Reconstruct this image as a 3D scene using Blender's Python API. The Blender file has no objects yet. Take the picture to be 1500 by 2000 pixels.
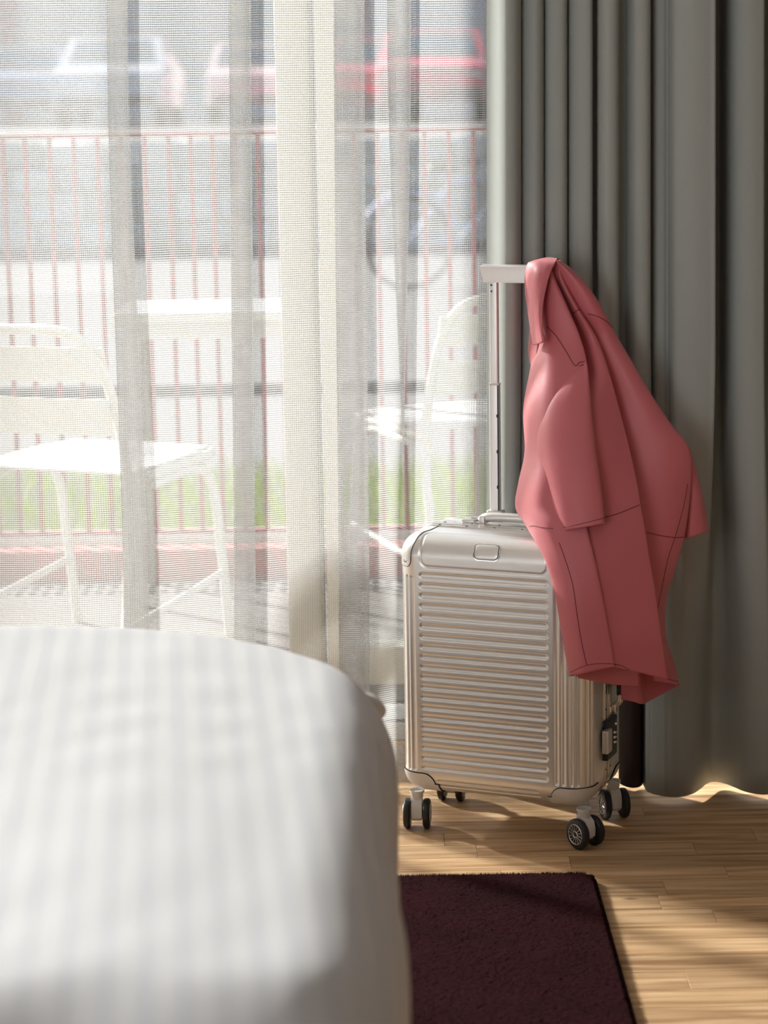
import bpy, bmesh, math, random
import numpy as np
from mathutils import Vector, Matrix
from mathutils.bvhtree import BVHTree
random.seed(7)
rng = np.random.default_rng(7)
PI = math.pi
S = bpy.context.scene
COL = S.collection

# ------------------------------------------------------------------ camera
F_PX, PITCH, ROLL, CAM_H = 4400.0, 0.1801, 0.0171, 1.29
cam_d = bpy.data.cameras.new('camera'); cam = bpy.data.objects.new('camera', cam_d); COL.objects.link(cam)
cam_d.sensor_fit = 'VERTICAL'; cam_d.sensor_height = 36; cam_d.sensor_width = 27
cam_d.lens = F_PX / 2000 * 36
cam.matrix_world = Matrix.Translation((0, 0, CAM_H)) @ Matrix.Rotation(PI/2 - PITCH, 4, 'X') @ Matrix.Rotation(-ROLL, 4, 'Z')
cam_d.dof.use_dof = True; cam_d.dof.focus_distance = 3.93; cam_d.dof.aperture_fstop = 4.2
cam_d.clip_end = 300
S.camera = cam

# ------------------------------------------------------------------ sky, sun, exposure
SUN_DIR = Vector((0.735, -0.678, 0)).normalized()          # the way the light travels over the floor
SUN_EL = math.radians(26)
w = bpy.data.worlds.new('sky'); S.world = w; w.use_nodes = True
wn = w.node_tree; bg = wn.nodes['Background']
sky = wn.nodes.new('ShaderNodeTexSky'); sky.sky_type = 'NISHITA'; sky.sun_disc = False
sky.sun_elevation = SUN_EL; sky.sun_rotation = math.atan2(-SUN_DIR.x, -SUN_DIR.y)
sky.air_density = 1.0; sky.dust_density = 3.0; sky.ozone_density = 1.0
wn.links.new(sky.outputs[0], bg.inputs[0]); bg.inputs[1].default_value = 0.20
sd = bpy.data.lights.new('sun', 'SUN'); sd.energy = 14.8; sd.angle = math.radians(3.0); sd.color = (1, .985, .965)
sun = bpy.data.objects.new('sun', sd); COL.objects.link(sun)
sv = Vector((SUN_DIR.x*math.cos(SUN_EL), SUN_DIR.y*math.cos(SUN_EL), -math.sin(SUN_EL)))
sun.rotation_euler = sv.to_track_quat('-Z', 'Y').to_euler(); sun.location = (-4, 10, 6)
fd = bpy.data.lights.new('fill_light', 'AREA'); fd.shape = 'RECTANGLE'; fd.size = 1.8; fd.size_y = 1.6; fd.energy = 54; fd.color = (.97, .985, 1)
fl = bpy.data.objects.new('fill_light', fd); COL.objects.link(fl); fl.location = (-1.9, -1.0, 1.25)      # added fill lamp, out of view behind and left of the camera
fl.rotation_euler = Vector((2.6, 4.9, 0)).to_track_quat('-Z', 'Y').to_euler()
S.view_settings.view_transform = 'Standard'; S.view_settings.look = 'None'
S.view_settings.gamma = 1.0; S.view_settings.use_curve_mapping = False
S.view_settings.exposure = 0.0
S.cycles.use_denoising = True
S.cycles.max_bounces = 12; S.cycles.diffuse_bounces = 6; S.cycles.transparent_max_bounces = 24
S.cycles.sample_clamp_indirect = 8.0

# ------------------------------------------------------------------ maths helpers
def ray(px, py):
    cp, sp = math.cos(PITCH), math.sin(PITCH)
    dx, dy = px - 750, py - 1000
    c, s = math.cos(ROLL), math.sin(ROLL)
    X, Y = c*dx - s*dy, s*dx + c*dy
    return Vector((X/F_PX, cp - Y/F_PX*sp, -sp - Y/F_PX*cp))
EYE = Vector((0, 0, CAM_H))
def at(px, py, Y):
    d = ray(px, py); return EYE + d*(Y/d.y)
def on_floor(px, py, z=0.0):
    d = ray(px, py); return EYE + d*((z-CAM_H)/d.z)
def sstep(a, b, x):
    t = min(1, max(0, (x-a)/(b-a))); return t*t*(3-2*t)
def lerp(a, b, t): return a + (b-a)*t
def catmull(P, n):
    """P: array (k, d) -> n points through the control points"""
    P = np.asarray(P, float); k = len(P)
    E = np.vstack([2*P[0]-P[1], P, 2*P[-1]-P[-2]])
    t = np.linspace(0, k-1, n); i = np.minimum(t.astype(int), k-2); f = (t-i)[:, None]
    p0, p1, p2, p3 = E[i], E[i+1], E[i+2], E[i+3]
    return .5*((2*p1) + (-p0+p2)*f + (2*p0-5*p1+4*p2-p3)*f**2 + (-p0+3*p1-3*p2+p3)*f**3)

# ------------------------------------------------------------------ materials
MATS = {}
def mat(name, col=(.8, .8, .8), rough=.5, metal=0.0, spec=.5, sheen=0.0, noise=None, bump=None, coat=0.0, vary=None, trans=0.0):
    m = bpy.data.materials.new(name); m.use_nodes = True; nt = m.node_tree
    b = nt.nodes['Principled BSDF']
    b.inputs['Base Color'].default_value = (*col, 1); b.inputs['Roughness'].default_value = rough
    b.inputs['Metallic'].default_value = metal; b.inputs['Specular IOR Level'].default_value = spec
    b.inputs['Sheen Weight'].default_value = sheen; b.inputs['Coat Weight'].default_value = coat
    tc = nt.nodes.new('ShaderNodeTexCoord')
    src = None
    if noise:                                   # (scale, amount, (stretch))
        n = nt.nodes.new('ShaderNodeTexNoise'); n.inputs['Scale'].default_value = noise[0]; n.inputs['Detail'].default_value = 4
        mp = nt.nodes.new('ShaderNodeMapping')
        if len(noise) > 2: mp.inputs['Scale'].default_value = noise[2]
        nt.links.new(tc.outputs['Object'], mp.inputs[0]); nt.links.new(mp.outputs[0], n.inputs['Vector'])
        mx = nt.nodes.new('ShaderNodeMix'); mx.data_type = 'RGBA'
        mx.inputs['A'].default_value = (*[c*(1-noise[1]) for c in col], 1)
        mx.inputs['B'].default_value = (*[min(1, c*(1+noise[1])) for c in col], 1)
        nt.links.new(n.outputs[0], mx.inputs['Factor']); src = mx.outputs['Result']
    if vary:
        oi = nt.nodes.new('ShaderNodeObjectInfo'); hs = nt.nodes.new('ShaderNodeHueSaturation')
        mr = nt.nodes.new('ShaderNodeMapRange'); mr.inputs['To Min'].default_value = 1-vary; mr.inputs['To Max'].default_value = 1+vary
        nt.links.new(oi.outputs['Random'], mr.inputs['Value']); nt.links.new(mr.outputs[0], hs.inputs['Value'])
        if src: nt.links.new(src, hs.inputs['Color'])
        else: hs.inputs['Color'].default_value = (*col, 1)
        src = hs.outputs[0]
    if src: nt.links.new(src, b.inputs['Base Color'])
    if bump:                                    # (scale, strength, distance, stretch)
        n2 = nt.nodes.new('ShaderNodeTexNoise'); n2.inputs['Scale'].default_value = bump[0]; n2.inputs['Detail'].default_value = 5
        mp2 = nt.nodes.new('ShaderNodeMapping')
        if len(bump) > 3: mp2.inputs['Scale'].default_value = bump[3]
        nt.links.new(tc.outputs['Object'], mp2.inputs[0]); nt.links.new(mp2.outputs[0], n2.inputs['Vector'])
        bp = nt.nodes.new('ShaderNodeBump'); bp.inputs['Strength'].default_value = bump[1]; bp.inputs['Distance'].default_value = bump[2]
        nt.links.new(n2.outputs[0], bp.inputs['Height']); nt.links.new(bp.outputs[0], b.inputs['Normal'])
    if trans:
        tr = nt.nodes.new('ShaderNodeBsdfTranslucent'); tr.inputs[0].default_value = (*col, 1)
        ms = nt.nodes.new('ShaderNodeMixShader'); ms.inputs[0].default_value = trans
        out = nt.nodes['Material Output']
        nt.links.new(b.outputs[0], ms.inputs[1]); nt.links.new(tr.outputs[0], ms.inputs[2]); nt.links.new(ms.outputs[0], out.inputs[0])
        if src: nt.links.new(src, tr.inputs[0])
    MATS[name] = m; return m

M_WALL = mat('wall_paint', (.50, .50, .49), .9, bump=(60, .1, .002))
M_FRAME = mat('window_paint_shaded', (.72, .73, .66), .5)  # greyer tone: the post's shaded face put into the colour
M_FRAME2 = mat('window_paint_sunlit', (.86, .85, .76), .5)  # brighter cream: sunlight on the stile put into the colour
M_SEAL = mat('black_rubber', (.015, .015, .015), .6)
M_ALU = mat('anodised_aluminium', (.82, .81, .79), .36, .65, bump=(900, .04, .0003))
M_ALU2 = mat('polished_aluminium', (.86, .85, .84), .22, 1.0)
M_ALUW = mat('satin_handle_aluminium', (.80, .79, .78), .42, .75)
M_GUARD = mat('grey_plastic_guard', (.70, .69, .67), .5)
M_TYRE = mat('black_tyre', (.012, .012, .013), .45)
M_HUB = mat('silver_hub', (.7, .7, .7), .3, .9)
M_DARK = mat('dark_metal', (.05, .048, .045), .4, .5)
M_COAT = mat('rose_leather', (.57, .14, .165), .5, 0, .5, sheen=.15, noise=(9, .06), bump=(260, .12, .0006), trans=.05)
M_SEAM = mat('seam_thread', (.20, .025, .035), .8)
M_CURT = mat('grey_curtain_cloth', (.345, .368, .352), .92, 0, .2, sheen=.15, noise=(300, .04), bump=(900, .15, .0004))
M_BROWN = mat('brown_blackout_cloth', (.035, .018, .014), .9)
M_DUVET = None
M_RUG = mat('burgundy_pile', (.026, .0045, .0062), .95, 0, .05, sheen=0, noise=(7, .55), bump=(700, .9, .004))
M_RUGB = mat('rug_edging', (.03, .008, .012), .9)
M_WHITE = mat('white_metal_paint', (.70, .69, .67), .4)
M_RED = mat('red_rail_paint', (.36, .09, .10), .5)
M_REDB = mat('faded_red_beam', (.50, .22, .20), .7)
M_DECK = mat('pale_balcony_concrete', (.24, .228, .216), .85, noise=(6, .12))
M_GRATE = mat('galvanised_grating', (.30, .31, .32), .5, .3)
M_HOLE = mat('grating_hole', (.05, .055, .06), .9)
M_GRASS = mat('grass_blades', (.38, .46, .13), .8, noise=(20, .3))
M_SOIL = mat('lawn_ground', (.32, .38, .12), .95, noise=(5, .3))
M_STREET = mat('pale_paving', (.165, .162, .158), .9, noise=(.8, .08))
M_STONE = mat('grey_stone', (.80, .78, .75), .9, noise=(5, .25), vary=.22)
M_CABLE = mat('dark_cable', (.06, .06, .07), .6)

def oak():
    m = bpy.data.materials.new('oiled_oak_stave'); m.use_nodes = True; nt = m.node_tree; b = nt.nodes['Principled BSDF']
    tc = nt.nodes.new('ShaderNodeTexCoord'); oi = nt.nodes.new('ShaderNodeObjectInfo')
    off = nt.nodes.new('ShaderNodeVectorMath'); off.operation = 'ADD'
    sc = nt.nodes.new('ShaderNodeVectorMath'); sc.operation = 'SCALE'; sc.inputs['Scale'].default_value = 1
    cmb = nt.nodes.new('ShaderNodeCombineXYZ'); mu = nt.nodes.new('ShaderNodeMath'); mu.operation = 'MULTIPLY'; mu.inputs[1].default_value = 37
    nt.links.new(oi.outputs['Random'], mu.inputs[0]); nt.links.new(mu.outputs[0], cmb.inputs[0]); nt.links.new(mu.outputs[0], cmb.inputs[1])
    nt.links.new(tc.outputs['Object'], off.inputs[0]); nt.links.new(cmb.outputs[0], off.inputs[1])
    mp = nt.nodes.new('ShaderNodeMapping'); mp.inputs['Scale'].default_value = (1.6, 26, 1)
    nt.links.new(off.outputs[0], mp.inputs[0])
    n = nt.nodes.new('ShaderNodeTexNoise'); n.inputs['Scale'].default_value = 2.2; n.inputs['Detail'].default_value = 8; n.inputs['Distortion'].default_value = .6
    nt.links.new(mp.outputs[0], n.inputs['Vector'])
    cr = nt.nodes.new('ShaderNodeValToRGB')
    e = cr.color_ramp.elements
    e[0].position = .32; e[0].color = (.33, .185, .088, 1); e[1].position = .68; e[1].color = (.70, .49, .285, 1)
    x = e.new(.5); x.color = (.54, .345, .185, 1)
    nt.links.new(n.outputs[0], cr.inputs[0])
    hs = nt.nodes.new('ShaderNodeHueSaturation'); mr = nt.nodes.new('ShaderNodeMapRange')
    mr.inputs['To Min'].default_value = .82; mr.inputs['To Max'].default_value = 1.14
    nt.links.new(oi.outputs['Random'], mr.inputs['Value']); nt.links.new(mr.outputs[0], hs.inputs['Value']); nt.links.new(cr.outputs[0], hs.inputs['Color'])
    # small knots
    vo = nt.nodes.new('ShaderNodeTexVoronoi'); vo.inputs['Scale'].default_value = 3.0
    mp3 = nt.nodes.new('ShaderNodeMapping'); mp3.inputs['Scale'].default_value = (1, 2.2, 1)
    nt.links.new(off.outputs[0], mp3.inputs[0]); nt.links.new(mp3.outputs[0], vo.inputs['Vector'])
    kr = nt.nodes.new('ShaderNodeMapRange'); kr.inputs['From Min'].default_value = .012; kr.inputs['From Max'].default_value = .05
    kr.inputs['To Min'].default_value = .45; kr.inputs['To Max'].default_value = 1
    nt.links.new(vo.outputs['Distance'], kr.inputs['Value'])
    mk = nt.nodes.new('ShaderNodeMix'); mk.data_type = 'RGBA'; mk.blend_type = 'MULTIPLY'; mk.inputs['Factor'].default_value = 1
    nt.links.new(hs.outputs[0], mk.inputs['A']); nt.links.new(kr.outputs[0], mk.inputs['B'])
    nt.links.new(mk.outputs['Result'], b.inputs['Base Color'])
    b.inputs['Roughness'].default_value = .46; b.inputs['Specular IOR Level'].default_value = .28
    bp = nt.nodes.new('ShaderNodeBump'); bp.inputs['Strength'].default_value = .15; bp.inputs['Distance'].default_value = .001
    nt.links.new(n.outputs[0], bp.inputs['Height']); nt.links.new(bp.outputs[0], b.inputs['Normal'])
    return m
M_OAK = oak()

def sheer_mat():
    """open weave: threads are cloth, the gaps between them are open"""
    m = bpy.data.materials.new('open_weave_voile'); m.use_nodes = True; nt = m.node_tree
    for n in list(nt.nodes):
        if n.type != 'OUTPUT_MATERIAL': nt.nodes.remove(n)
    out = nt.nodes['Material Output']
    uv = nt.nodes.new('ShaderNodeUVMap'); uv.uv_map = 'cloth'
    sep = nt.nodes.new('ShaderNodeSeparateXYZ'); nt.links.new(uv.outputs[0], sep.inputs[0])
    def threads(sock, period, width, irregular):
        ns = nt.nodes.new('ShaderNodeTexNoise'); ns.inputs['Scale'].default_value = irregular; ns.inputs['Detail'].default_value = 2
        nt.links.new(uv.outputs[0], ns.inputs['Vector'])
        a = nt.nodes.new('ShaderNodeMath'); a.operation = 'MULTIPLY_ADD'; a.inputs[1].default_value = .0022
        nt.links.new(ns.outputs[0], a.inputs[0]); nt.links.new(sock, a.inputs[2])
        d = nt.nodes.new('ShaderNodeMath'); d.operation = 'DIVIDE'; d.inputs[1].default_value = period; nt.links.new(a.outputs[0], d.inputs[0])
        f = nt.nodes.new('ShaderNodeMath'); f.operation = 'FRACT'; nt.links.new(d.outputs[0], f.inputs[0])
        c = nt.nodes.new('ShaderNodeMath'); c.operation = 'LESS_THAN'; c.inputs[1].default_value = width; nt.links.new(f.outputs[0], c.inputs[0])
        return c.outputs[0]
    h = threads(sep.outputs[1], .0040, .40, 18)
    v = threads(sep.outputs[0], .0034, .34, 25)
    v2 = nt.nodes.new('ShaderNodeMath'); v2.operation = 'MULTIPLY'; v2.inputs[1].default_value = .55; nt.links.new(v, v2.inputs[0])
    h2 = nt.nodes.new('ShaderNodeMath'); h2.operation = 'MULTIPLY'; h2.inputs[1].default_value = .85; nt.links.new(h, h2.inputs[0])
    mx = nt.nodes.new('ShaderNodeMath'); mx.operation = 'MAXIMUM'; nt.links.new(v2.outputs[0], mx.inputs[0]); nt.links.new(h2.outputs[0], mx.inputs[1])
    al = nt.nodes.new('ShaderNodeMath'); al.operation = 'MAXIMUM'; al.inputs[1].default_value = .10; nt.links.new(mx.outputs[0], al.inputs[0])
    tr = nt.nodes.new('ShaderNodeBsdfTransparent')
    df = nt.nodes.new('ShaderNodeBsdfDiffuse'); df.inputs[0].default_value = (.43, .428, .424, 1)
    tl = nt.nodes.new('ShaderNodeBsdfTranslucent'); tl.inputs[0].default_value = (.47, .468, .463, 1)
    m1 = nt.nodes.new('ShaderNodeMixShader'); m1.inputs[0].default_value = .55
    nt.links.new(df.outputs[0], m1.inputs[1]); nt.links.new(tl.outputs[0], m1.inputs[2])
    m2 = nt.nodes.new('ShaderNodeMixShader'); nt.links.new(al.outputs[0], m2.inputs[0])
    nt.links.new(tr.outputs[0], m2.inputs[1]); nt.links.new(m1.outputs[0], m2.inputs[2]); nt.links.new(m2.outputs[0], out.inputs[0])
    return m
M_SHEER = sheer_mat()

def glass_mat():
    m = bpy.data.materials.new('window_glass'); m.use_nodes = True; nt = m.node_tree
    for n in list(nt.nodes):
        if n.type != 'OUTPUT_MATERIAL': nt.nodes.remove(n)
    tr = nt.nodes.new('ShaderNodeBsdfTransparent'); tr.inputs[0].default_value = (.97, .98, .975, 1)
    gl = nt.nodes.new('ShaderNodeBsdfGlossy'); gl.inputs['Roughness'].default_value = .02
    lw = nt.nodes.new('ShaderNodeLayerWeight'); lw.inputs[0].default_value = .5
    pw = nt.nodes.new('ShaderNodeMath'); pw.operation = 'POWER'; pw.inputs[1].default_value = 5; nt.links.new(lw.outputs['Facing'], pw.inputs[0])
    fr = nt.nodes.new('ShaderNodeMath'); fr.operation = 'MULTIPLY_ADD'; fr.inputs[1].default_value = .9; fr.inputs[2].default_value = .03; nt.links.new(pw.outputs[0], fr.inputs[0])
    ms = nt.nodes.new('ShaderNodeMixShader'); nt.links.new(fr.outputs[0], ms.inputs[0])
    nt.links.new(tr.outputs[0], ms.inputs[1]); nt.links.new(gl.outputs[0], ms.inputs[2]); nt.links.new(ms.outputs[0], nt.nodes['Material Output'].inputs[0])
    return m
M_GLASS = glass_mat()

def duvet_mat():
    m = mat('striped_satin_cotton', (.80, .80, .805), .6, 0, .3, sheen=.1)
    nt = m.node_tree; b = nt.nodes['Principled BSDF']
    uv = nt.nodes.new('ShaderNodeUVMap'); uv.uv_map = 'cloth'
    sep = nt.nodes.new('ShaderNodeSeparateXYZ'); nt.links.new(uv.outputs[0], sep.inputs[0])
    d = nt.nodes.new('ShaderNodeMath'); d.operation = 'DIVIDE'; d.inputs[1].default_value = .034; nt.links.new(sep.outputs[0], d.inputs[0])
    f = nt.nodes.new('ShaderNodeMath'); f.operation = 'PINGPONG'; f.inputs[1].default_value = .5; nt.links.new(d.outputs[0], f.inputs[0])
    s = nt.nodes.new('ShaderNodeMapRange'); s.interpolation_type = 'SMOOTHSTEP'
    s.inputs['From Min'].default_value = .23; s.inputs['From Max'].default_value = .27; nt.links.new(f.outputs[0], s.inputs['Value'])
    mx = nt.nodes.new('ShaderNodeMix'); mx.data_type = 'RGBA'
    mx.inputs['A'].default_value = (.525, .53, .545, 1); mx.inputs['B'].default_value = (.49, .50, .525, 1)
    nt.links.new(s.outputs[0], mx.inputs['Factor']); nt.links.new(mx.outputs['Result'], b.inputs['Base Color'])
    rr = nt.nodes.new('ShaderNodeMapRange'); rr.inputs['To Min'].default_value = .75; rr.inputs['To Max'].default_value = .45
    nt.links.new(s.outputs[0], rr.inputs['Value']); nt.links.new(rr.outputs[0], b.inputs['Roughness'])
    return m
M_DUVET = duvet_mat()

# ------------------------------------------------------------------ object helpers
def link(name, me, m=None, parent=None):
    o = bpy.data.objects.new(name, me); COL.objects.link(o)
    if m: me.materials.append(m)
    if parent: o.parent = parent
    return o
def obj(name, bm, m, parent=None, smooth=True, angle=None):
    me = bpy.data.meshes.new(name); bmesh.ops.recalc_face_normals(bm, faces=bm.faces[:])
    bm.to_mesh(me); bm.free()
    if smooth:
        me.polygons.foreach_set('use_smooth', [True]*len(me.polygons))
        me.set_sharp_from_angle(angle=math.radians(angle or 40))
    return link(name, me, m, parent)
def pymesh(name, verts, faces, m, parent=None, smooth=True, uv=None):
    me = bpy.data.meshes.new(name); me.from_pydata([tuple(v) for v in verts], [], faces); 
    if uv is not None:
        l = me.uv_layers.new(name='cloth'); idx = np.empty(len(me.loops), int); me.loops.foreach_get('vertex_index', idx)
        l.data.foreach_set('uv', np.asarray(uv, float)[idx].ravel())
    if smooth: me.polygons.foreach_set('use_smooth', [True]*len(me.polygons))
    return link(name, me, m, parent)
def thing(name, label, cat, loc=(0, 0, 0), rz=0, group=None):
    o = bpy.data.objects.new(name, None); COL.objects.link(o); o.empty_display_size = .1
    o.location = loc; o.rotation_euler = (0, 0, rz); o['label'] = label; o['category'] = cat
    if group: o['group'] = group
    return o
def tag(o, label, cat, group=None):
    o['label'] = label; o['category'] = cat
    if group: o['group'] = group
    return o
def struct(o): o['kind'] = 'structure'; return o
def add_box(bm, c, s, rot=None, bevel=0):
    M = Matrix.Translation(c) @ (rot if rot else Matrix.Identity(4)) @ Matrix.Diagonal((*s, 1))
    r = bmesh.ops.create_cube(bm, size=1, matrix=M)
    if bevel:
        es = list({e for v in r['verts'] for e in v.link_edges})
        bmesh.ops.bevel(bm, geom=es, offset=bevel, segments=3, profile=.6, affect='EDGES')
def box_obj(name, c, s, m, parent=None, bevel=0, rot=None):
    bm = bmesh.new(); add_box(bm, c, s, rot, bevel); return obj(name, bm, m, parent)
def add_tube(bm, pts, r, seg=10, cap=True):
    pts = [Vector(p) for p in pts]; rings = []
    n = len(pts); rs = r if isinstance(r, (list, tuple)) else [r]*n
    up = Vector((0, 0, 1)); prev = None
    for i, p in enumerate(pts):
        t = (pts[min(i+1, n-1)] - pts[max(i-1, 0)]).normalized()
        if prev is None:
            a = up if abs(t.z) < .9 else Vector((1, 0, 0)); x = t.cross(a).normalized()
        else:
            x = (prev - t*prev.dot(t)).normalized()
        prev = x; y = t.cross(x)
        rings.append([bm.verts.new(p + (x*math.cos(2*PI*k/seg) + y*math.sin(2*PI*k/seg))*rs[i]) for k in range(seg)])
    for a, b in zip(rings, rings[1:]):
        for k in range(seg): bm.faces.new((a[k], a[(k+1) % seg], b[(k+1) % seg], b[k]))
    if cap:
        bm.faces.new(rings[0]); bm.faces.new(rings[-1][::-1])
def tube_obj(name, pts, r, m, parent=None, seg=10):
    bm = bmesh.new(); add_tube(bm, pts, r, seg); return obj(name, bm, m, parent)
def smooth_pts(pts, n): return [Vector(p) for p in catmull([tuple(p) for p in pts], n)]
def add_lathe(bm, prof, M, seg=24):
    """prof: (radius, x along axis) ; M places the axis (local X)"""
    rings = []
    for r, x in prof:
        rings.append([bm.verts.new(M @ Vector((x, r*math.cos(2*PI*k/seg), r*math.sin(2*PI*k/seg)))) for k in range(seg)])
    for a, b in zip(rings, rings[1:]):
        for k in range(seg): bm.faces.new((a[k], a[(k+1) % seg], b[(k+1) % seg], b[k]))
    bm.faces.new(rings[0]); bm.faces.new(rings[-1][::-1])
def grid_faces(nu, nv):
    return [(j*nu+i, j*nu+i+1, (j+1)*nu+i+1, (j+1)*nu+i) for j in range(nv-1) for i in range(nu-1)]

# ================================================================== ROOM
RX0, RX1, RY0, WY = -4.2, 1.75, -1.4, 4.50
bm = bmesh.new(); add_box(bm, ((RX0+RX1)/2, (RY0+WY)/2, -.035), (RX1-RX0, WY-RY0+.16, .04)); 
floor = struct(obj('floor', bm, mat('dark_subfloor', (.10, .05, .025), .8)))
# oak staves, each its own part, in the region the lens can reach from here or a step aside
row = 0; y = 2.20
stave_meshes = []
SW = .0665
y_end = WY + .06
nplank = 0
def stave_mesh(L):
    bm = bmesh.new(); add_box(bm, (0, 0, 0), (L-.0006, SW-.0006, .015))
    es = [e for e in bm.edges if all(v.co.z > 0 for v in e.verts)]
    bmesh.ops.bevel(bm, geom=es, offset=.0005, segments=1, affect='EDGES')
    me = bpy.data.meshes.new('plank'); bm.to_mesh(me); bm.free(); me.materials.append(M_OAK); return me
lens = [.38, .46, .55, .64, .72]; sm = {L: stave_mesh(L) for L in lens}
while y < y_end:
    x = -.55 - random.random()*.5
    xe = 1.5
    while x < xe:
        L = random.choice(lens)
        if nplank < 298:
            o = bpy.data.objects.new('plank', sm[L]); COL.objects.link(o); o.parent = floor
            o.location = (x+L/2, y+SW/2, -.0075 + random.uniform(-.0001, .0001)); nplank += 1
        x += L
    y += SW
# the rest of the boards outside the view: one simple field
bm = bmesh.new()
add_box(bm, ((RX0+RX1)/2, (RY0+2.20)/2, -.0085), (RX1-RX0-.01, 2.20-RY0-.002, .013))
add_box(bm, ((RX0-1.05)/2, (2.20+WY)/2, -.0085), (abs(RX0+1.05)-.01, WY-2.20, .013))
ub = obj('boards', bm, M_OAK, floor, smooth=False); ub['kind'] = 'stuff'

struct(box_obj('ceiling', ((RX0+RX1)/2, (RY0+WY)/2, 2.98), (RX1-RX0+.2, WY-RY0+.2, .1), mat('ceiling_paint', (.85, .85, .84), .9)))
struct(box_obj('wall_left', (RX0-.05, (RY0+WY)/2, 1.46), (.1, WY-RY0+.2, 2.94), M_WALL))
struct(box_obj('wall_right', (RX1+.05, (RY0+WY)/2, 1.46), (.1, WY-RY0+.2, 2.94), mat('darkened_wall_paint', (.16, .13, .11), .7)))  # unseen wall, darkened so the suitcase's side reflects less light
struct(box_obj('wall_back', ((RX0+RX1)/2, RY0-.05, 1.46), (RX1-RX0, .1, 2.94), M_WALL))
OX0, OX1, OZ1 = -4.05, 1.0, 2.86
bm = bmesh.new()
add_box(bm, ((RX0+OX0)/2, WY+.12, 1.46), (OX0-RX0, .2, 2.94))
add_box(bm, ((RX1+OX1)/2, WY+.12, 1.46), (RX1-OX1, .2, 2.94))
add_box(bm, ((OX0+OX1)/2, WY+.12, (OZ1+2.93)/2), (OX1-OX0, .2, 2.93-OZ1))
struct(obj('wall_window', bm, M_WALL, smooth=False))

# balcony door / window unit
win = bpy.data.objects.new('window_1', None); COL.objects.link(win); win['kind'] = 'structure'
def wpart(name, c, s, m=M_FRAME, bev=.004, parent=win): return box_obj(name, c, s, m, parent, bevel=bev)
wpart('threshold', ((OX0+OX1)/2, WY+.06, .012), (OX1-OX0, .16, .044))
wpart('frame_rail', ((OX0+OX1)/2, WY+.07, OZ1-.04), (OX1-OX0, .10, .08))
pl = at(548, 600, WY).x; pm = at(622, 600, WY).x; pr_ = at(662, 600, WY).x
wpart('frame_post', ((pl+pm)/2, WY+.06, 1.38), (pm-pl-.002, .12, 2.70))
wpart('frame_post', (OX0+.04, WY+.06, 1.38), (.08, .12, 2.70))
wpart('frame_post', (OX1-.04, WY+.06, 1.38), (.08, .12, 2.70))
# hinged door leaf on the right of the post (stiles, rails, glass)
wpart('door_stile', ((pm+pr_)/2+.003, WY+.035, 1.37), (pr_-pm-.004, .11, 2.66), M_FRAME2)
wpart('door_stile', (.93-.06, WY+.05, 1.37), (.07, .08, 2.66), M_FRAME2)
wpart('door_rail', ((pr_+.87)/2, WY+.05, .145), (.87-pr_-.04, .07, .08), M_FRAME2)
wpart('door_rail', ((pr_+.87)/2, WY+.05, 2.66), (.87-pr_-.04, .07, .09), M_FRAME2)
wpart('gasket', ((pm+pr_)/2-.028, WY+.0, 1.2), (.003, .03, 2.2), mat('olive_gasket', (.36, .37, .28), .7), 0)
wpart('gasket', ((pr_+.87)/2, WY+.01, .07), (.87-pr_-.04, .01, .006), M_CABLE, 0)
wpart('gasket', ((pr_+.87)/2, WY-.015, .037), (.87-pr_-.04, .006, .004), M_CABLE, 0)
wpart('frame_rail', ((OX0+pl)/2, WY+.06, .06), (pl-OX0-.09, .08, .05))
wpart('glass_pane', ((OX0+pl)/2, WY+.06, 1.40), (pl-OX0-.08, .004, 2.68), M_GLASS, 0)
wpart('glass_pane', ((pr_+.87)/2, WY+.05, 1.40), (.87-pr_-.05, .004, 2.5), M_GLASS, 0)
# espagnolette latch on the stile
lz = at(652, 420, WY-.03)
la = wpart('latch_plate', (lz.x, WY-.024, lz.z), (.022, .008, .09), M_FRAME2, .002)
tube_obj('latch_handle', [(lz.x, WY-.028, lz.z+.01), (lz.x+.002, WY-.052, lz.z+.01), (lz.x+.004, WY-.056, lz.z-.02), (lz.x+.004, WY-.056, lz.z-.055)], .007, M_FRAME2, win)

# ================================================================== CURTAINS
def hang(name, cols, zt, zb, m, parent=None, nz=40, sub=6, ybase=4.07, ease=(650, 1380), thick=0.0, hem_lift=None, period_y=True):
    """cols: (px_top, px_bottom, toward_camera_top, toward_camera_bottom) ; a hanging sheet through these verticals"""
    C = np.array(cols, float); n = (len(C)-1)*sub+1
    D = catmull(C, n)
    zs = np.linspace(zt, zb, nz); V = []
    UV = []
    # arc length at top
    for j, z in enumerate(zs):
        # image row of this height near the sheet
        yrow = 194 + (CAM_H - z)/ybase*F_PX
        wgt = sstep(ease[0], ease[1], yrow)
        for i in range(n):
            px = lerp(D[i, 0], D[i, 1], wgt); dep = lerp(D[i, 2], D[i, 3], wgt)
            Y = ybase - dep
            X = at(px, min(max(yrow, -300), 1600), ybase).x
            V.append((X, Y, z))
    X0 = np.array(V[:n]); s = np.concatenate([[0], np.cumsum(np.linalg.norm(np.diff(X0, axis=0), axis=1))])
    for j, z in enumerate(zs):
        for i in range(n): UV.append((s[i], z))
    o = pymesh(name, V, grid_faces(n, nz), m, parent, uv=UV)
    if thick:
        md = o.modifiers.new('thickness', 'SOLIDIFY'); md.thickness = thick; md.offset = 0
    return o

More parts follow.
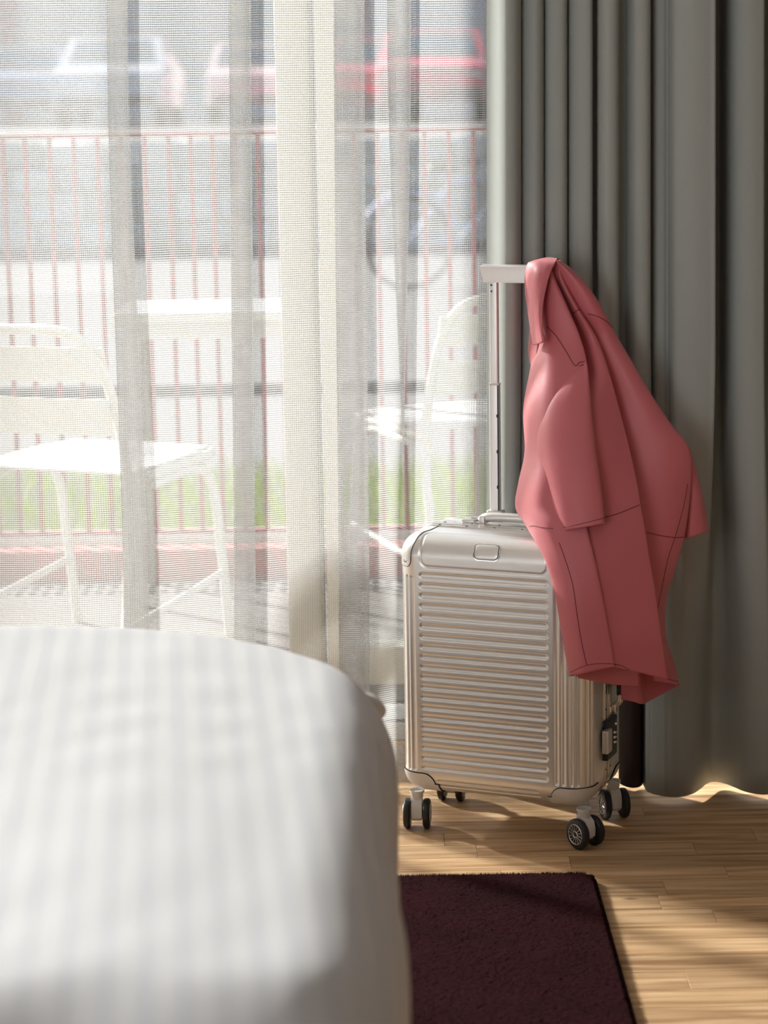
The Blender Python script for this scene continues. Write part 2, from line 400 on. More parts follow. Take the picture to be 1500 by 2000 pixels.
T, Bm = 'top', 'bottom'
cols_left = [(953, 952, -.032, -.03), (959, 957, -.018, -.018), (969, 966, .010, .008), (979, 976, .034, .03), (991, 987, .046, .04), (1006, 1000, .040, .034), (1016, 1009, .012, .005), (1018, 1010, -.015, -.015),
 (1017, 1009, -.020, -.02), (1021, 1013, .008, .008), (1040, 1030, .026, .02), (1056, 1046, .018, .015), (1064, 1053, -.015, -.015), (1063, 1052, -.022, -.02), (1068, 1058, .008, .008),
 (1088, 1074, .02, .02), (1103, 1088, .014, .012), (1110, 1088, -.018, -.015), (1110, 1087, -.024, -.02), (1114, 1092, .004, .01), (1130, 1112, .026, .03), (1150, 1138, .03, .03), (1156, 1150, .01, .01), (1157, 1156, -.03, -.03), (1156, 1157, -.07, -.05)]
cols_right = [(1173, 1259, -.075, -.04), (1172, 1260, -.03, -.01), (1174, 1261, .006, .012), (1184, 1263, .022, .02), (1200, 1265, .02, .024), (1208, 1267, .0, .026), (1211, 1268, -.030, .028), (1226, 1269, -.034, .03),
 (1231, 1270, -.004, .032), (1240, 1272, .018, .034), (1258, 1276, .022, .038), (1269, 1281, .008, .042), (1273, 1286, -.035, .046), (1274, 1291, -.05, .05), (1280, 1297, -.018, .052), (1295, 1306, -.010, .055), (1306, 1316, -.012, .055),
 (1309, 1326, .010, .052), (1316, 1336, .034, .046), (1345, 1352, .05, .03), (1378, 1370, .052, .0), (1390, 1382, .045, -.022), (1393, 1392, -.03, -.034), (1394, 1400, -.085, -.036), (1410, 1410, -.09, -.032), (1422, 1422, -.085, -.02),
 (1425, 1434, -.02, .0), (1430, 1446, .02, .022), (1452, 1462, .038, .04), (1476, 1480, .038, .048), (1487, 1494, .028, .046), (1491, 1506, -.03, .03), (1493, 1518, -.07, .0), (1512, 1530, -.08, -.02), (1530, 1542, -.02, .0), (1550, 1560, .035, .035),
 (1590, 1590, .045, .045), (1615, 1615, .0, -.0), (1630, 1630, -.06, -.03), (1660, 1660, .03, .03), (1700, 1700, .045, .04), (1725, 1730, -.04, -.02), (1760, 1760, .03, .03), (1800, 1800, .04, .035), (1840, 1840, -.04, -.02), (1880, 1880, .03, .03), (1920, 1920, -.03, -.02), (1980, 1980, .03, .03)]
gc = thing('grey_curtain', 'heavy plain grey pleated curtain hanging to the floor at right of window', 'curtain', (.6, 4.07, 0))
def under(o, par):          # keep the place while parenting
    o.parent = par; o.matrix_parent_inverse = Matrix.Translation(par.location).inverted(); return o
c1 = under(hang('curtain_panel', cols_left, 2.86, .012, M_CURT, nz=60, thick=.0012, ybase=4.115), gc)
c2 = under(hang('curtain_panel', cols_right, 2.86, .012, M_CURT, nz=60, thick=.0012), gc)
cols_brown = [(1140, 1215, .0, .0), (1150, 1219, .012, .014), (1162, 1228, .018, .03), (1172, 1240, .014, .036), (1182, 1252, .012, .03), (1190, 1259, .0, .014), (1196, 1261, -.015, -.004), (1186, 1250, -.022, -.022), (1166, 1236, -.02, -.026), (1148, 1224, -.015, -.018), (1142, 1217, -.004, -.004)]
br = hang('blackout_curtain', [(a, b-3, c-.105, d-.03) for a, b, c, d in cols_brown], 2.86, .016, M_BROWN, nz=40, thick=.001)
tag(br, 'narrow dark brown curtain fold hanging behind suitcase, left of the grey curtain foot', 'curtain')

# sheer: one continuous sheet with three-layer pleats where the photograph shows dense bands
sh = [(-3480, -3480, .0, .0)]
x = -3420
while x < -160:
    sh += [(x, x, .03*math.sin(x*.02)+.01, .03*math.sin(x*.02)+.01)]; x += 60
sh += [(-100, -100, 0, 0), (-40, -36, .012, .012), (40, 50, .02, .02), (120, 150, .012, .01), (190, 240, -.005, -.006), (228, 272, .0, .0), (247, 290, .008, .008), (250, 292, .018, .018), (236, 276, .022, .022), (218, 252, .024, .024), (212, 246, .030, .030), (222, 256, .038, .038),
 (270, 310, .03, .03), (350, 370, .015, .015), (420, 430, .0, .0), (470, 472, -.004, -.004), (488, 496, .004, .004), (490, 498, .014, .014), (474, 480, .018, .018), (454, 464, .02, .02), (449, 459, .026, .026), (458, 468, .034, .034),
 (500, 510, .03, .03), (560, 570, .012, .012), (620, 640, .0, .0), (672, 690, -.006, -.006), (700, 712, .0, .0), (712, 722, .008, .008), (704, 716, .018, .018), (676, 690, .018, .018), (660, 672, .02, .02), (652, 662, .026, .026), (660, 672, .034, .034), (690, 700, .036, .036),
 (725, 735, .024, .024), (765, 764, .008, .008), (792, 774, .006, .006), (803, 781, .014, .012), (796, 786, .022, .018), (772, 791, .022, .022), (758, 796, .026, .026), (756, 801, .032, .032), (768, 806, .038, .036),
 (805, 812, .03, .03), (850, 855, .012, .012), (905, 890, .0, .0), (946, 942, -.004, -.004), (960, 955, .002, .002)]
sheer = hang('sheer_curtain', [(a, b, c*1.1, d*1.1) for a, b, c, d in sh], 2.86, .012, M_SHEER, nz=50, sub=5, ybase=4.165, ease=(0, 1300))
tag(sheer, 'white open-weave sheer curtain covering the balcony window', 'sheer curtain')
# denser folded hem down the free edge and along the bottom
hem_cols = [(960, 955, .004, .004), (950, 938, .006, .006), (942, 925, .0065, .0065)]
he = hang('hem', hem_cols, 2.86, .013, M_SHEER, nz=40, sub=4, ybase=4.165, ease=(0, 1300)); he.parent = sheer
tape = hang('hem', [(a, b, c*1.1+.0012, d*1.1+.0012) for a, b, c, d in sh[-70:]], .075, .0125, M_SHEER, nz=4, sub=5, ybase=4.165, ease=(0, 1300)); tape.parent = sheer

# curtain track on the ceiling
tr_ = thing('curtain_track', 'white double curtain track under the ceiling above the window', 'curtain track', (0, 4.12, 2.9))
under(box_obj('track_rail', (-.3, 4.07, 2.895), (4.4, .03, .07), M_WHITE), tr_); under(box_obj('track_rail', (-1.3, 4.16, 2.895), (5.6, .03, .07), M_WHITE), tr_)

# ================================================================== RUG
RX, RYF, RYN = .344, 3.612, 1.9
rug = thing('rug', 'dark burgundy low-pile rug beside the bed on the oak floor', 'rug', (-.4, 2.75, 0))
def rr(x0, y0, x1, y1, r, z):
    pts = []
    for cx, cy, a0 in ((x1-r, y1-r, 0), (x0+r, y1-r, 90), (x0+r, y0+r, 180), (x1-r, y0+r, 270)):
        for k in range(7): a = math.radians(a0+k*15); pts.append((cx+r*math.cos(a), cy+r*math.sin(a), z))
    return pts
bm = bmesh.new(); X0 = -1.2
lo = [bm.verts.new(p) for p in rr(X0, RYN, RX, RYF, .03, .0005)]; hi = [bm.verts.new(p) for p in rr(X0, RYN, RX, RYF, .03, .007)]
for k in range(len(lo)): bm.faces.new((lo[k], lo[(k+1) % len(lo)], hi[(k+1) % len(lo)], hi[k]))
bm.faces.new(hi); bm.faces.new(lo[::-1]); under(obj('backing', bm, M_RUGB, None, smooth=False), rug)
def in_rug(x, y, inset):
    r = .03; dx = x-(RX-inset-r); dy = y-(RYF-inset-r)
    if dx > 0 and dy > 0: return dx*dx+dy*dy < r*r
    return dx < r and dy < r
# pile surface: fine uneven nap
nx, ny = 190, 240
xs = np.linspace(-.25, RX-.003, nx); ys = np.linspace(2.75, RYF-.003, ny)
V = []
for yy in ys:
    for xx in xs:
        ex = min(RX-.003-xx, RYF-.003-yy); cx = RX-.033; cy = RYF-.033; X_, Y_ = xx, yy
        if xx > cx and yy > cy:
            d = math.hypot(xx-cx, yy-cy)
            if d > .030: X_ = cx+(xx-cx)/d*.030; Y_ = cy+(yy-cy)/d*.030
            ex = max(0, .030-d)
        z = .0075 + .0065*min(1, max(0, ex)/.006)**.5 + rng.normal(0, .0006)
        V.append((X_, Y_, z))
p = under(pymesh('pile', V, grid_faces(nx, ny), M_RUG), rug); p['kind'] = 'stuff'
bm = bmesh.new(); add_box(bm, (-.72, 2.75+.43, .009), (.94, .86, .009)); add_box(bm, ((X0+RX)/2, 2.325, .009), (RX-X0-.006, .85, .009)); p2 = under(obj('pile', bm, M_RUG), rug); p2['kind'] = 'stuff'
# tufts
NT = 42000; V = np.empty((NT*3, 3)); bx = rng.uniform(-.03, RX-.003, NT); by = rng.uniform(2.92, RYF-.003, NT)
edge = rng.random(NT) < .12
bx[edge & (by > 3.3)] = bx[edge & (by > 3.3)]
k1 = rng.random(NT) < .05; bx[k1] = RX-.003-rng.random(k1.sum())*.004
k2 = rng.random(NT) < .04; by[k2] = RYF-.003-rng.random(k2.sum())*.004
keep = np.array([in_rug(a, b, .002) for a, b in zip(bx, by)]); bx, by = bx[keep], by[keep]; n = len(bx)
a = rng.uniform(0, PI, n); wd = .0009; hgt = rng.uniform(.0135, .0165, n); ln = rng.normal(0, .0016, (n, 2))
V = np.stack([np.stack([bx-np.cos(a)*wd, by-np.sin(a)*wd, np.full(n, .009)], 1), np.stack([bx+np.cos(a)*wd, by+np.sin(a)*wd, np.full(n, .009)], 1), np.stack([bx+ln[:, 0], by+ln[:, 1], hgt], 1)], 1).reshape(-1, 3)
t_ = under(pymesh('tufts', V, [(3*i, 3*i+1, 3*i+2) for i in range(n)], M_RUG, smooth=False), rug); t_['kind'] = 'stuff'

# ================================================================== BED + DUVET
bed = thing('bed', 'wide bed standing at the left under the white striped duvet', 'bed', (-.8, 1.6, 0))
under(box_obj('bed_base', (-.82, 1.6, .17), (1.44, 2.2, .18), mat('bed_base_cloth', (.2, .2, .2), .9), bevel=.02), bed)
under(box_obj('mattress', (-.82, 1.6, .345), (1.44, 2.2, .17), M_WHITE, bevel=.05), bed)
for lx in (-1.45, -.2):
    for ly in (.65, 2.55): under(tube_obj('leg', [(lx, ly, .0155 if ly > 1.85 else 0), (lx, ly, .09)], .02, M_DARK), bed)
def duvet_surface():
    """rounded slab unrolled: u across (from the left to the right edge and down the side), v along the bed"""
    R, RS, top = .20, .098, .604
    xe, ye = .010, 3.13
    nu, nv = 190, 210
    us = np.linspace(-1.5, .42, nu)     # arc parameter; 0 = edge of flat part
    vs = np.linspace(-2.2, .42, nv)
    V, UV = [], []
    def prof(s, R):                       # arc param s -> (outward, drop); flat for s<0, quarter superellipse, then vertical
        L = R*PI/2
        if s <= 0: return s, 0.0
        if s < L:
            a = s/R; return R*math.sin(a), R*(1-math.cos(a))
        return R, R + (s-L)
    for v in vs:
        for u in us:
            ox, dx = prof(u+.06, RS); oy, dy = prof(v+.06, R)
            ox -= RS; oy -= R; xt = min(1, max(0, (ox+.50)/.50)); pull = .50*(1-math.sqrt(max(0, 1-xt*xt)))*.92; dx += .016*sstep(-.30, .0, ox)
            # blend the two drops so that the far corner falls away softly
            if dx > 0 and dy > 0:
                drop = (dx**1.5+dy**1.5)**(1/1.5)
                k = min(1, max(0, min(dx, dy)/R)); 
                # pull the corner in (plan rounding)
                ox -= .02*k*k
            else: drop = max(dx, dy)
            X, Y, Z = xe+ox, ye+oy-pull, top-drop
            # slow swells and small creases
            sw = .005*math.sin(X*6+1.1)*math.sin(Y*3.2+.5) + .003*math.sin(X*10+Y*5)
            near = sstep(.15, .0, drop)
            Z += sw*near
            cr = .0009*math.sin((X*.5+Y*1.6)*22+2.5*math.sin(X*9)+2*math.sin(Y*5))*sstep(-.6, -.1, X) + .0003*math.sin((X*1.3-Y*.7)*40+2*math.sin(Y*9))
            Z += cr*near; X += (cr*1.5+.006*math.sin(Y*9+Z*5))*(1-near) + (.03*sstep(.35, .0, Z))*(1-near)
            if Z < .05: Z = .05
            # foreground roll: the quilt dips towards the viewer's edge of the bed
            dip = sstep(1.78, 1.40, Y - .10*math.sin(X*6+.6) - .04*math.sin(X*17)); Z -= .16*dip*near
            V.append((X, Y, Z)); UV.append((u+.10*v, v))
    return V, UV, nu, nv
V, UV, nu, nv = duvet_surface()
duv = thing('duvet', 'white satin-striped duvet spread over the bed, rounded foot end', 'duvet', (-.8, 1.8, .55))
dm = under(pymesh('duvet_cover', V, grid_faces(nu, nv), M_DUVET, uv=UV), duv)
def net(name, rows, nu, nv, m, parent=None, thick=.0016, wr=0.0, wrs=30.0, uvp=False, seed=0):
    """surface through a net of control points given as (px, py, Y)"""
    G = np.array([[tuple(at(*p)) for p in r] for r in rows])          # rows x cols x 3
    A = np.stack([catmull(r, nu) for r in G])                          # rows x nu x 3
    Bm_ = np.stack([catmull(A[:, i], nv) for i in range(nu)], 1)       # nv x nu x 3
    if wr:
        X, Y, Z = Bm_[..., 0], Bm_[..., 1], Bm_[..., 2]
        Bm_[..., 1] += wr*(np.sin(X*wrs+Z*wrs*.35+seed)+.6*np.sin(X*wrs*1.9-Z*wrs*.6+2*seed+np.sin(Z*wrs*.8)) + .35*np.sin(Z*wrs*2.3+X*wrs*.7+seed))
    V = Bm_.reshape(-1, 3)
    UV = [(i/(nu-1), j/(nv-1)) for j in range(nv) for i in range(nu)]
    o = pymesh(name, V, grid_faces(nu, nv), m, parent, uv=UV if uvp else None)
    if thick:
        md = o.modifiers.new('thickness', 'SOLIDIFY'); md.thickness = thick; md.offset = 0
    return o
# soft corner ear of the duvet poking out at the foot
ear = net('duvet_corner', [
 [(672, 1352, 2.74), (700, 1352, 2.74), (722, 1356, 2.76), (732, 1362, 2.80)],
 [(690, 1368, 2.74), (722, 1362, 2.73), (744, 1372, 2.76), (738, 1378, 2.81)],
 [(700, 1385, 2.740), (732, 1376, 2.730), (752, 1390, 2.760), (742, 1392, 2.810)],
 [(705, 1415, 2.750), (730, 1412, 2.740), (738, 1410, 2.760), (732, 1408, 2.810)]], 18, 18, mat('duvet_white', (.60, .60, .60), .6), None, .003)
under(ear, duv)

exec_suit = True
# ================================================================== SUITCASE
suit = thing('suitcase', 'silver grooved aluminium trolley suitcase standing by the curtain, handle extended', 'suitcase', (.2295, 3.9215, 0), -.402)
BCX = -.006; HW, HD, BZ0, BZ1, BR = .178, .106, .070, .541, .040
def stad(x, z, x0, x1, z0, z1, soft=.0016):
    """1 inside a round-ended slot, falling to 0 at its lip"""
    r = min(x1-x0, z1-z0)/2
    if (x1-x0) > (z1-z0): qx = max(x0+r-x, 0, x-(x1-r)); qz = z-(z0+z1)/2
    else: qx = x-(x0+x1)/2; qz = max(z0+r-z, 0, z-(z1-r))
    return 1-sstep(-soft, soft, math.hypot(qx, qz)-r)
def rrect(x, z, x0, x1, z0, z1, r):
    qx = abs(x-(x0+x1)/2)-(x1-x0)/2+r; qz = abs(z-(z0+z1)/2)-(z1-z0)/2+r
    return math.hypot(max(qx, 0), max(qz, 0))+min(max(qx, qz), 0)-r
NG = 20; GZ = [.1205+i*(.4700-.1205)/(NG-1) for i in range(NG)]
GX0, GX1 = -.132, .1035
def groove_front(x, z):
    d = 0
    if GX0-.003 < x < GX1+.003 and .10 < z < .485:
        i = min(NG-1, max(0, round((z-.1205)/((.4700-.1205)/(NG-1)))))
        d = max(d, stad(x, z, GX0, GX1, GZ[i]-.0042, GZ[i]+.0042)*.0023)
    # two short grooves on the low turn of the shell
    for zz in (.0935, .0765):
        if abs(zz-z) < .008: d = max(d, stad(x, z, -.105, .085 if zz > .08 else .088, zz-.0035, zz+.0035)*.0018)
    # vertical slots near both edges
    for a0, a1 in ((-.1655, -.1585), (-.1520, -.1445), (.1165, .1225), (.1290, .1350), (.1440, .1500), (.1565, .1625)):
        if a0-.003 < x < a1+.003: d = max(d, stad(x, z, a0, a1, .112, .468)*.0028)
    # raised field with a rim around the badge
    s = rrect(x, z, -.131, .104, .4855, .575, .014)
    d += .0014*math.exp(-(s/.0016)**2)
    return d
def groove_side(y, z):          # y = depth coordinate, -HD..HD
    d = 0
    for a0, a1 in ((-.0975, -.0915), (-.0840, -.0780), (.078, .084)):
        if a0-.003 < y < a1+.003: d = max(d, stad(y, z, a0, a1, .112, .468)*.0028)
    return d
def rbox_map(p, r=BR):
    q = Vector((min(max(p.x, -HW+r), HW-r), min(max(p.y, -HD+r), HD-r), min(max(p.z, BZ0+r), BZ1-r)))
    n = (p-q); L = n.length
    n = n/L if L > 1e-9 else Vector((0, -1, 0))
    return q+n*r, n
def linsp(a, b, step): return np.linspace(a, b, max(2, int(round((b-a)/step))+1))
def shell(name, y0, y1, m, disp, faces, stepx, stepz, stepy, off=0.0, sdf=None, parent=None):
    """rounded-box skin made from cuboid faces; sdf(p, face) keeps only part of it"""
    V, Fc = [], []; index = {}
    def key(p): return (round(p.x, 5), round(p.y, 5), round(p.z, 5))
    xs = linsp(-HW, HW, stepx); zs = linsp(BZ0, BZ1, stepz); ys = linsp(y0, y1, stepy)
    def patch(fn, A, B_, flip, face):
        sd_ = {}
        ids = np.empty((len(B_), len(A)), int)
        for j, b in enumerate(B_):
            for i, a in enumerate(A):
                p = fn(a, b); s = sdf(p) if sdf else -1
                if sdf and 0 < s < max(stepx, stepz, stepy)*1.6:
                    e = 1e-4
                    pa, pb = fn(a+e, b), fn(a, b+e)
                    ga, gb = (sdf(pa)-s)/e, (sdf(pb)-s)/e; g2 = ga*ga+gb*gb
                    if g2 > .05:
                        na, nb = a-s*ga/g2, b-s*gb/g2
                        na = min(max(na, A[0]), A[-1]); nb = min(max(nb, B_[0]), B_[-1]); p2_ = fn(na, nb)
                    else: p2_ = p
                else: p2_ = p
                k = key(p2_) if s <= 0 or not sdf else (face, i, j)
                if k not in index:
                    P_, n_ = rbox_map(p2_); d = disp(p2_) if disp else 0
                    index[k] = len(V); V.append(P_+n_*(off-d)+Vector((BCX, 0, 0)))
                ids[j, i] = index[k]; sd_[(j, i)] = s
        for j in range(len(B_)-1):
            for i in range(len(A)-1):
                if sdf and min(sd_[(j, i)], sd_[(j, i+1)], sd_[(j+1, i)], sd_[(j+1, i+1)]) > 0: continue
                q = [ids[j, i], ids[j, i+1], ids[j+1, i+1], ids[j+1, i]]
                if len(set(q)) < 3: continue
                q = [int(v) for k_, v in enumerate(q) if v not in q[:k_]]
                Fc.append(q[::-1] if flip else q)
    if 'front' in faces: patch(lambda a, b: Vector((a, -HD, b)), xs, zs, False, 'f')
    if 'back' in faces: patch(lambda a, b: Vector((a, HD, b)), xs, zs, True, 'k')
    if 'left' in faces: patch(lambda a, b: Vector((-HW, a, b)), ys, zs, True, 'l')
    if 'right' in faces: patch(lambda a, b: Vector((HW, a, b)), ys, zs, False, 'r')
    if 'top' in faces: patch(lambda a, b: Vector((a, b, BZ1)), xs, ys, False, 't')
    if 'bottom' in faces: patch(lambda a, b: Vector((a, b, BZ0)), xs, ys, True, 'b')
    o = pymesh(name, V, Fc, m, parent)
    return o
def disp_front(p):
    if p.y <= -HD+1e-6: return groove_front(p.x, p.z)
    if p.x >= HW-1e-6: return groove_side(p.y, p.z)
    if p.x <= -HW+1e-6: return groove_side(p.y, p.z)
    if p.z >= BZ1-1e-6:
        s = rrect(p.x, BZ1 + (p.y+HD), -.131, .104, .4855, .575, .014); return .0014*math.exp(-(s/.0016)**2)
    return 0
front = shell('front_shell', -HD, -.012, M_ALU, disp_front, ('front', 'left', 'right', 'top', 'bottom'), .0019, .0013, .0020, parent=suit)
def disp_back(p):
    if abs(p.x) >= HW-1e-6: return groove_side(p.y, p.z)
    return 0
back = shell('back_shell', .012, HD, M_ALU, disp_back, ('back', 'left', 'right', 'top', 'bottom'), .006, .004, .0025, parent=suit)
# aluminium frame band between the shells: two rails with a dark joint
def band(name, y, wdt, off, m, zextra=0):
    """rounded-rectangle ring around the body"""
    ring = []
    r = BR
    for cx, cz, a0 in ((HW-r, BZ1-r, 0), (-HW+r, BZ1-r, 90), (-HW+r, BZ0+r, 180), (HW-r, BZ0+r, 270)):
        for k in range(9): a = math.radians(a0+k*11.25); ring.append((cx+BCX, cz, math.cos(a), math.sin(a)))
    prof = [(-wdt/2, -.012), (-wdt/2, off-.0012), (-wdt/2+.0012, off), (wdt/2-.0012, off), (wdt/2, off-.0012), (wdt/2, -.012)]
    bm = bmesh.new(); R_ = []
    for cx, cz, c, s in ring: R_.append([bm.verts.new((cx+c*(r+o_), y+py, cz+s*(r+o_))) for py, o_ in prof])
    for a, b in zip(R_, R_[1:]+R_[:1]):
        for k in range(len(prof)): bm.faces.new((a[k], a[(k+1) % len(prof)], b[(k+1) % len(prof)], b[k]))
    return obj(name, bm, m, suit)
band('frame_rail', -.0125, .009, .0028, M_ALU2); band('frame_rail', .0005, .010, .0034, M_ALU2); band('frame_rail', .0135, .009, .0028, M_ALU2)
band('frame_joint', .0005, .034, .0006, M_DARK)
# rivets along the frame
bm = bmesh.new()
for x_ in np.arange(-.13, .14, .052):
    for yy in (-.0125, .0135):
        M_ = Matrix.Translation((x_+BCX, yy, BZ1+.0028)) @ Matrix.Rotation(PI/2, 4, 'Y')
        add_lathe(bm, [(.0024, -.001), (.0020, .0006), (.0003, -.0012)][:2], Matrix.Translation((x_+BCX, yy, BZ1+.0028)) @ Matrix.Rotation(-PI/2, 4, 'Y'), 10)
for z_ in np.arange(.12, .5, .055):
    for yy in (-.0125, .0135):
        add_lathe(bm, [(.0022, -.001), (.0018, .0006)], Matrix.Translation((HW+BCX+.0028, yy, z_)), 8)
rv = obj('rivets', bm, M_DARK, suit); rv['kind'] = 'stuff'
# corner guards ---------------------------------------------------
def sdf_topleft(p):     # only the top-left front corner: from the frame down to the rivet tab
    if p.y <= -HD+1e-6: u_, v_ = p.x, p.z
    elif p.z >= BZ1-1e-6: u_, v_ = p.x, BZ1+(p.y+HD)*1.0
    elif p.x <= -HW+1e-6: u_, v_ = -HW-(p.y+HD), p.z
    else: return 1
    edge = -.150 + .006*sstep(.50, .56, v_) + .012*sstep(.54, .60, v_)
    return rrect(u_, v_, -HW-.2, edge+.0, .4835, .9, .012)
shell('guard_joint', -HD, -.018, M_SEAL, None, ('front', 'left', 'top'), .0025, .0025, .0025, off=.0004, sdf=lambda p: sdf_topleft(p)-.0011, parent=suit)
shell('corner_guard', -HD, -.018, M_ALU, None, ('front', 'left', 'top'), .0025, .0025, .0025, off=.0011, sdf=sdf_topleft, parent=suit)
def sdf_topright(p):
    if p.y <= -HD+1e-6: u_, v_ = p.x, p.z
    elif p.z >= BZ1-1e-6: u_, v_ = p.x, BZ1+(p.y+HD)
    elif p.x >= HW-1e-6: u_, v_ = HW+(p.y+HD), p.z
    else: return 1
    return rrect(u_, v_, .150, HW+.2, .4835, .9, .012)
shell('corner_guard', -HD, -.018, M_ALU, None, ('front', 'right', 'top'), .003, .003, .003, off=.0011, sdf=sdf_topright, parent=suit)
def sdf_bot(sx, sy):
    def fn(p):
        if sy < 0 and p.y <= -HD+1e-6 or sy > 0 and p.y >= HD-1e-6: d = abs(p.x*sx - HW) if p.x*sx < HW else 0; v_ = p.z
        elif p.x*sx >= HW-1e-6: d = (p.y*sy*-1+HD) if True else 0; v_ = p.z; d = HD - p.y*sy
        elif p.z <= BZ0+1e-6:
            ax = HW-p.x*sx; ay = HD-p.y*sy; return max(rrect(ax, ay, -.1, .074, -.1, .066, .02), -1)
        else: return 1
        lim = .068
        top = .108
        # tongue along the edge: tall at the corner, swept down at its end
        s = rrect(d, v_, -.2, lim + (.0 if v_ > .085 else .006), -.2, top, .020)
        return s
    return fn
for sx in (-1, 1):
    for sy in (-1, 1):
        fs = ('front' if sy < 0 else 'back', 'left' if sx < 0 else 'right', 'bottom')
        y0_, y1_ = (-HD, -.022) if sy < 0 else (.022, HD)
        g = sdf_bot(sx, sy)
        shell('guard_joint', y0_, y1_, M_SEAL, None, fs, .003, .0022, .003, off=.0004, sdf=lambda p, g=g: g(p)-.0013, parent=suit)
        shell('wheel_guard', y0_, y1_, M_GUARD, None, fs, .003, .0022, .003, off=.0022, sdf=g, parent=suit)
# rivet on the top-left guard
bm = bmesh.new(); add_lathe(bm, [(.0036, -.001), (.0036, .0012), (.0022, .0014), (.0020, .0004)], Matrix.Translation((-.1605+BCX+.002, -HD-.0006, .4955)) @ Matrix.Rotation(-PI/2, 4, 'Z'), 18)
obj('guard_rivet', bm, M_ALU2, suit)
# badge recess and plate, following the turn of the shell
def front_pt(x, vv, off):
    """vv: height up the face, running over the top edge"""
    if vv <= BZ1: p = Vector((x, -HD, vv))
    else: p = Vector((x, -HD+(vv-BZ1), BZ1))
    P_, n_ = rbox_map(p); return P_+n_*off+Vector((BCX, 0, 0))
def plate(name, x0, x1, v0, v1, r, off, m, inflate=0):
    n = 26; V = []; A = np.linspace(-1, 1, n)
    for b in A:
        for a in A:
            # square to rounded-rectangle
            X = (x0+x1)/2 + a*(x1-x0)/2; Z = (v0+v1)/2 + b*(v1-v0)/2
            qx, qz = abs(X-(x0+x1)/2)-((x1-x0)/2-r), abs(Z-(v0+v1)/2)-((v1-v0)/2-r)
            if qx > 0 and qz > 0:
                L = math.hypot(qx, qz); k = max(qx, qz)/L
                X = (x0+x1)/2 + math.copysign((x1-x0)/2-r+qx*k, a); Z = (v0+v1)/2 + math.copysign((v1-v0)/2-r+qz*k, b)
            V.append(front_pt(X, Z, off + inflate*(1-max(abs(a), abs(b))**6)))
    o = pymesh(name, V, grid_faces(n, n), m, suit); return o
def vv_of(px, py):
    """face height from an image row near the badge, by search on the rounded face"""
    best = None
    Mw = Matrix.Translation(suit.location) @ Matrix.Rotation(suit.rotation_euler.z, 4, 'Z')
    for vv in np.linspace(.44, .62, 180):
        for x in np.linspace(-.06, .04, 50):
            P_ = Mw @ front_pt(x, vv, 0); q = proj(P_); d = (q[0]-px)**2+(q[1]-py)**2
            if best is None or d < best[0]: best = (d, x, vv)
    return best[1], best[2]
def proj(P_):
    v = P_-EYE; cp, sp = math.cos(PITCH), math.sin(PITCH)
    z = v.y*cp - v.z*sp; x = v.x/z*F_PX; y = -(v.y*sp+v.z*cp)/z*F_PX
    c, s = math.cos(ROLL), math.sin(ROLL); return (750+c*x+s*y, 1000-s*x+c*y)
bx0, bv0 = vv_of(926, 1091); bx1, bv1 = vv_of(976, 1067)
pt_ = plate('badge_rim', bx0-.0035, bx1+.0035, bv0-.0035, bv1+.0035, .010, .0009, M_ALU2)
plate('badge_joint', bx0-.0014, bx1+.0014, bv0-.0014, bv1+.0014, .009, .0011, M_DARK)
plate('badge_plate', bx0, bx1, bv0, bv1, .008, .0014, M_ALU, .0006)
# carry handle on top (lies on the back shell edge)
hz = BZ1
def hx(x): return x+BCX
tube_obj('carry_handle', smooth_pts([(hx(-.066), .030, hz+.006), (hx(-.058), .028, hz+.012), (hx(-.045), .026, hz+.014), (hx(0), .026, hz+.015), (hx(.045), .026, hz+.014), (hx(.058), .028, hz+.012), (hx(.066), .030, hz+.006)], 30), .0085, M_ALUW, suit, 14)
for sx in (-1, 1):
    box_obj('handle_mount', (hx(sx*.088), .030, hz+.0045), (.026, .024, .009), M_ALUW, suit, .003)
    bm = bmesh.new(); add_lathe(bm, [(.0045, -.012), (.0045, .012)], Matrix.Translation((hx(sx*.072), .030, hz+.009)), 12); obj('hinge_pin', bm, M_ALU2, suit)
    box_obj('hinge_block', (hx(sx*.061), .030, hz+.009), (.012, .026, .015), M_ALUW, suit, .003)
# telescopic handle
HY = .090; HCX = -.014
for sx in (-1, 1):
    up_ = box_obj('upper_tube', (HCX+sx*.0525, HY, .885), (.0145, .011, .205), M_ALUW, suit, .0025)
    box_obj('lower_tube', (HCX+sx*.0525, HY, .655), (.0175, .014, .265), M_ALUW, suit, .003)
    box_obj('tube_collar', (HCX+sx*.0525, HY, .787), (.0182, .0148, .004), M_GUARD, suit, .001)
    box_obj('tube_channel', (HCX+sx*.0525+.0075, HY-.0062, .67), (.0022, .002, .235), M_DARK, suit)
    box_obj('tube_socket', (HCX+sx*.0525, HY, .548), (.030, .022, .018), M_ALUW, suit, .004)
    bm = bmesh.new()
    for zz in (.965, .954): add_lathe(bm, [(.0018, -.001), (.0018, .0008)], Matrix.Translation((HCX+sx*.0525-.003, HY-.0056, zz)) @ Matrix.Rotation(-PI/2, 4, 'Z'), 10)
    obj('tube_pins', bm, M_DARK, suit)
    bm = bmesh.new()
    for zz in (.73, .665, .60): add_box(bm, (HCX+sx*.0525+.0068, HY-.0075, zz), (.003, .002, .006))
    ts = obj('tube_slots', bm, M_SEAL, suit); ts['kind'] = 'stuff'
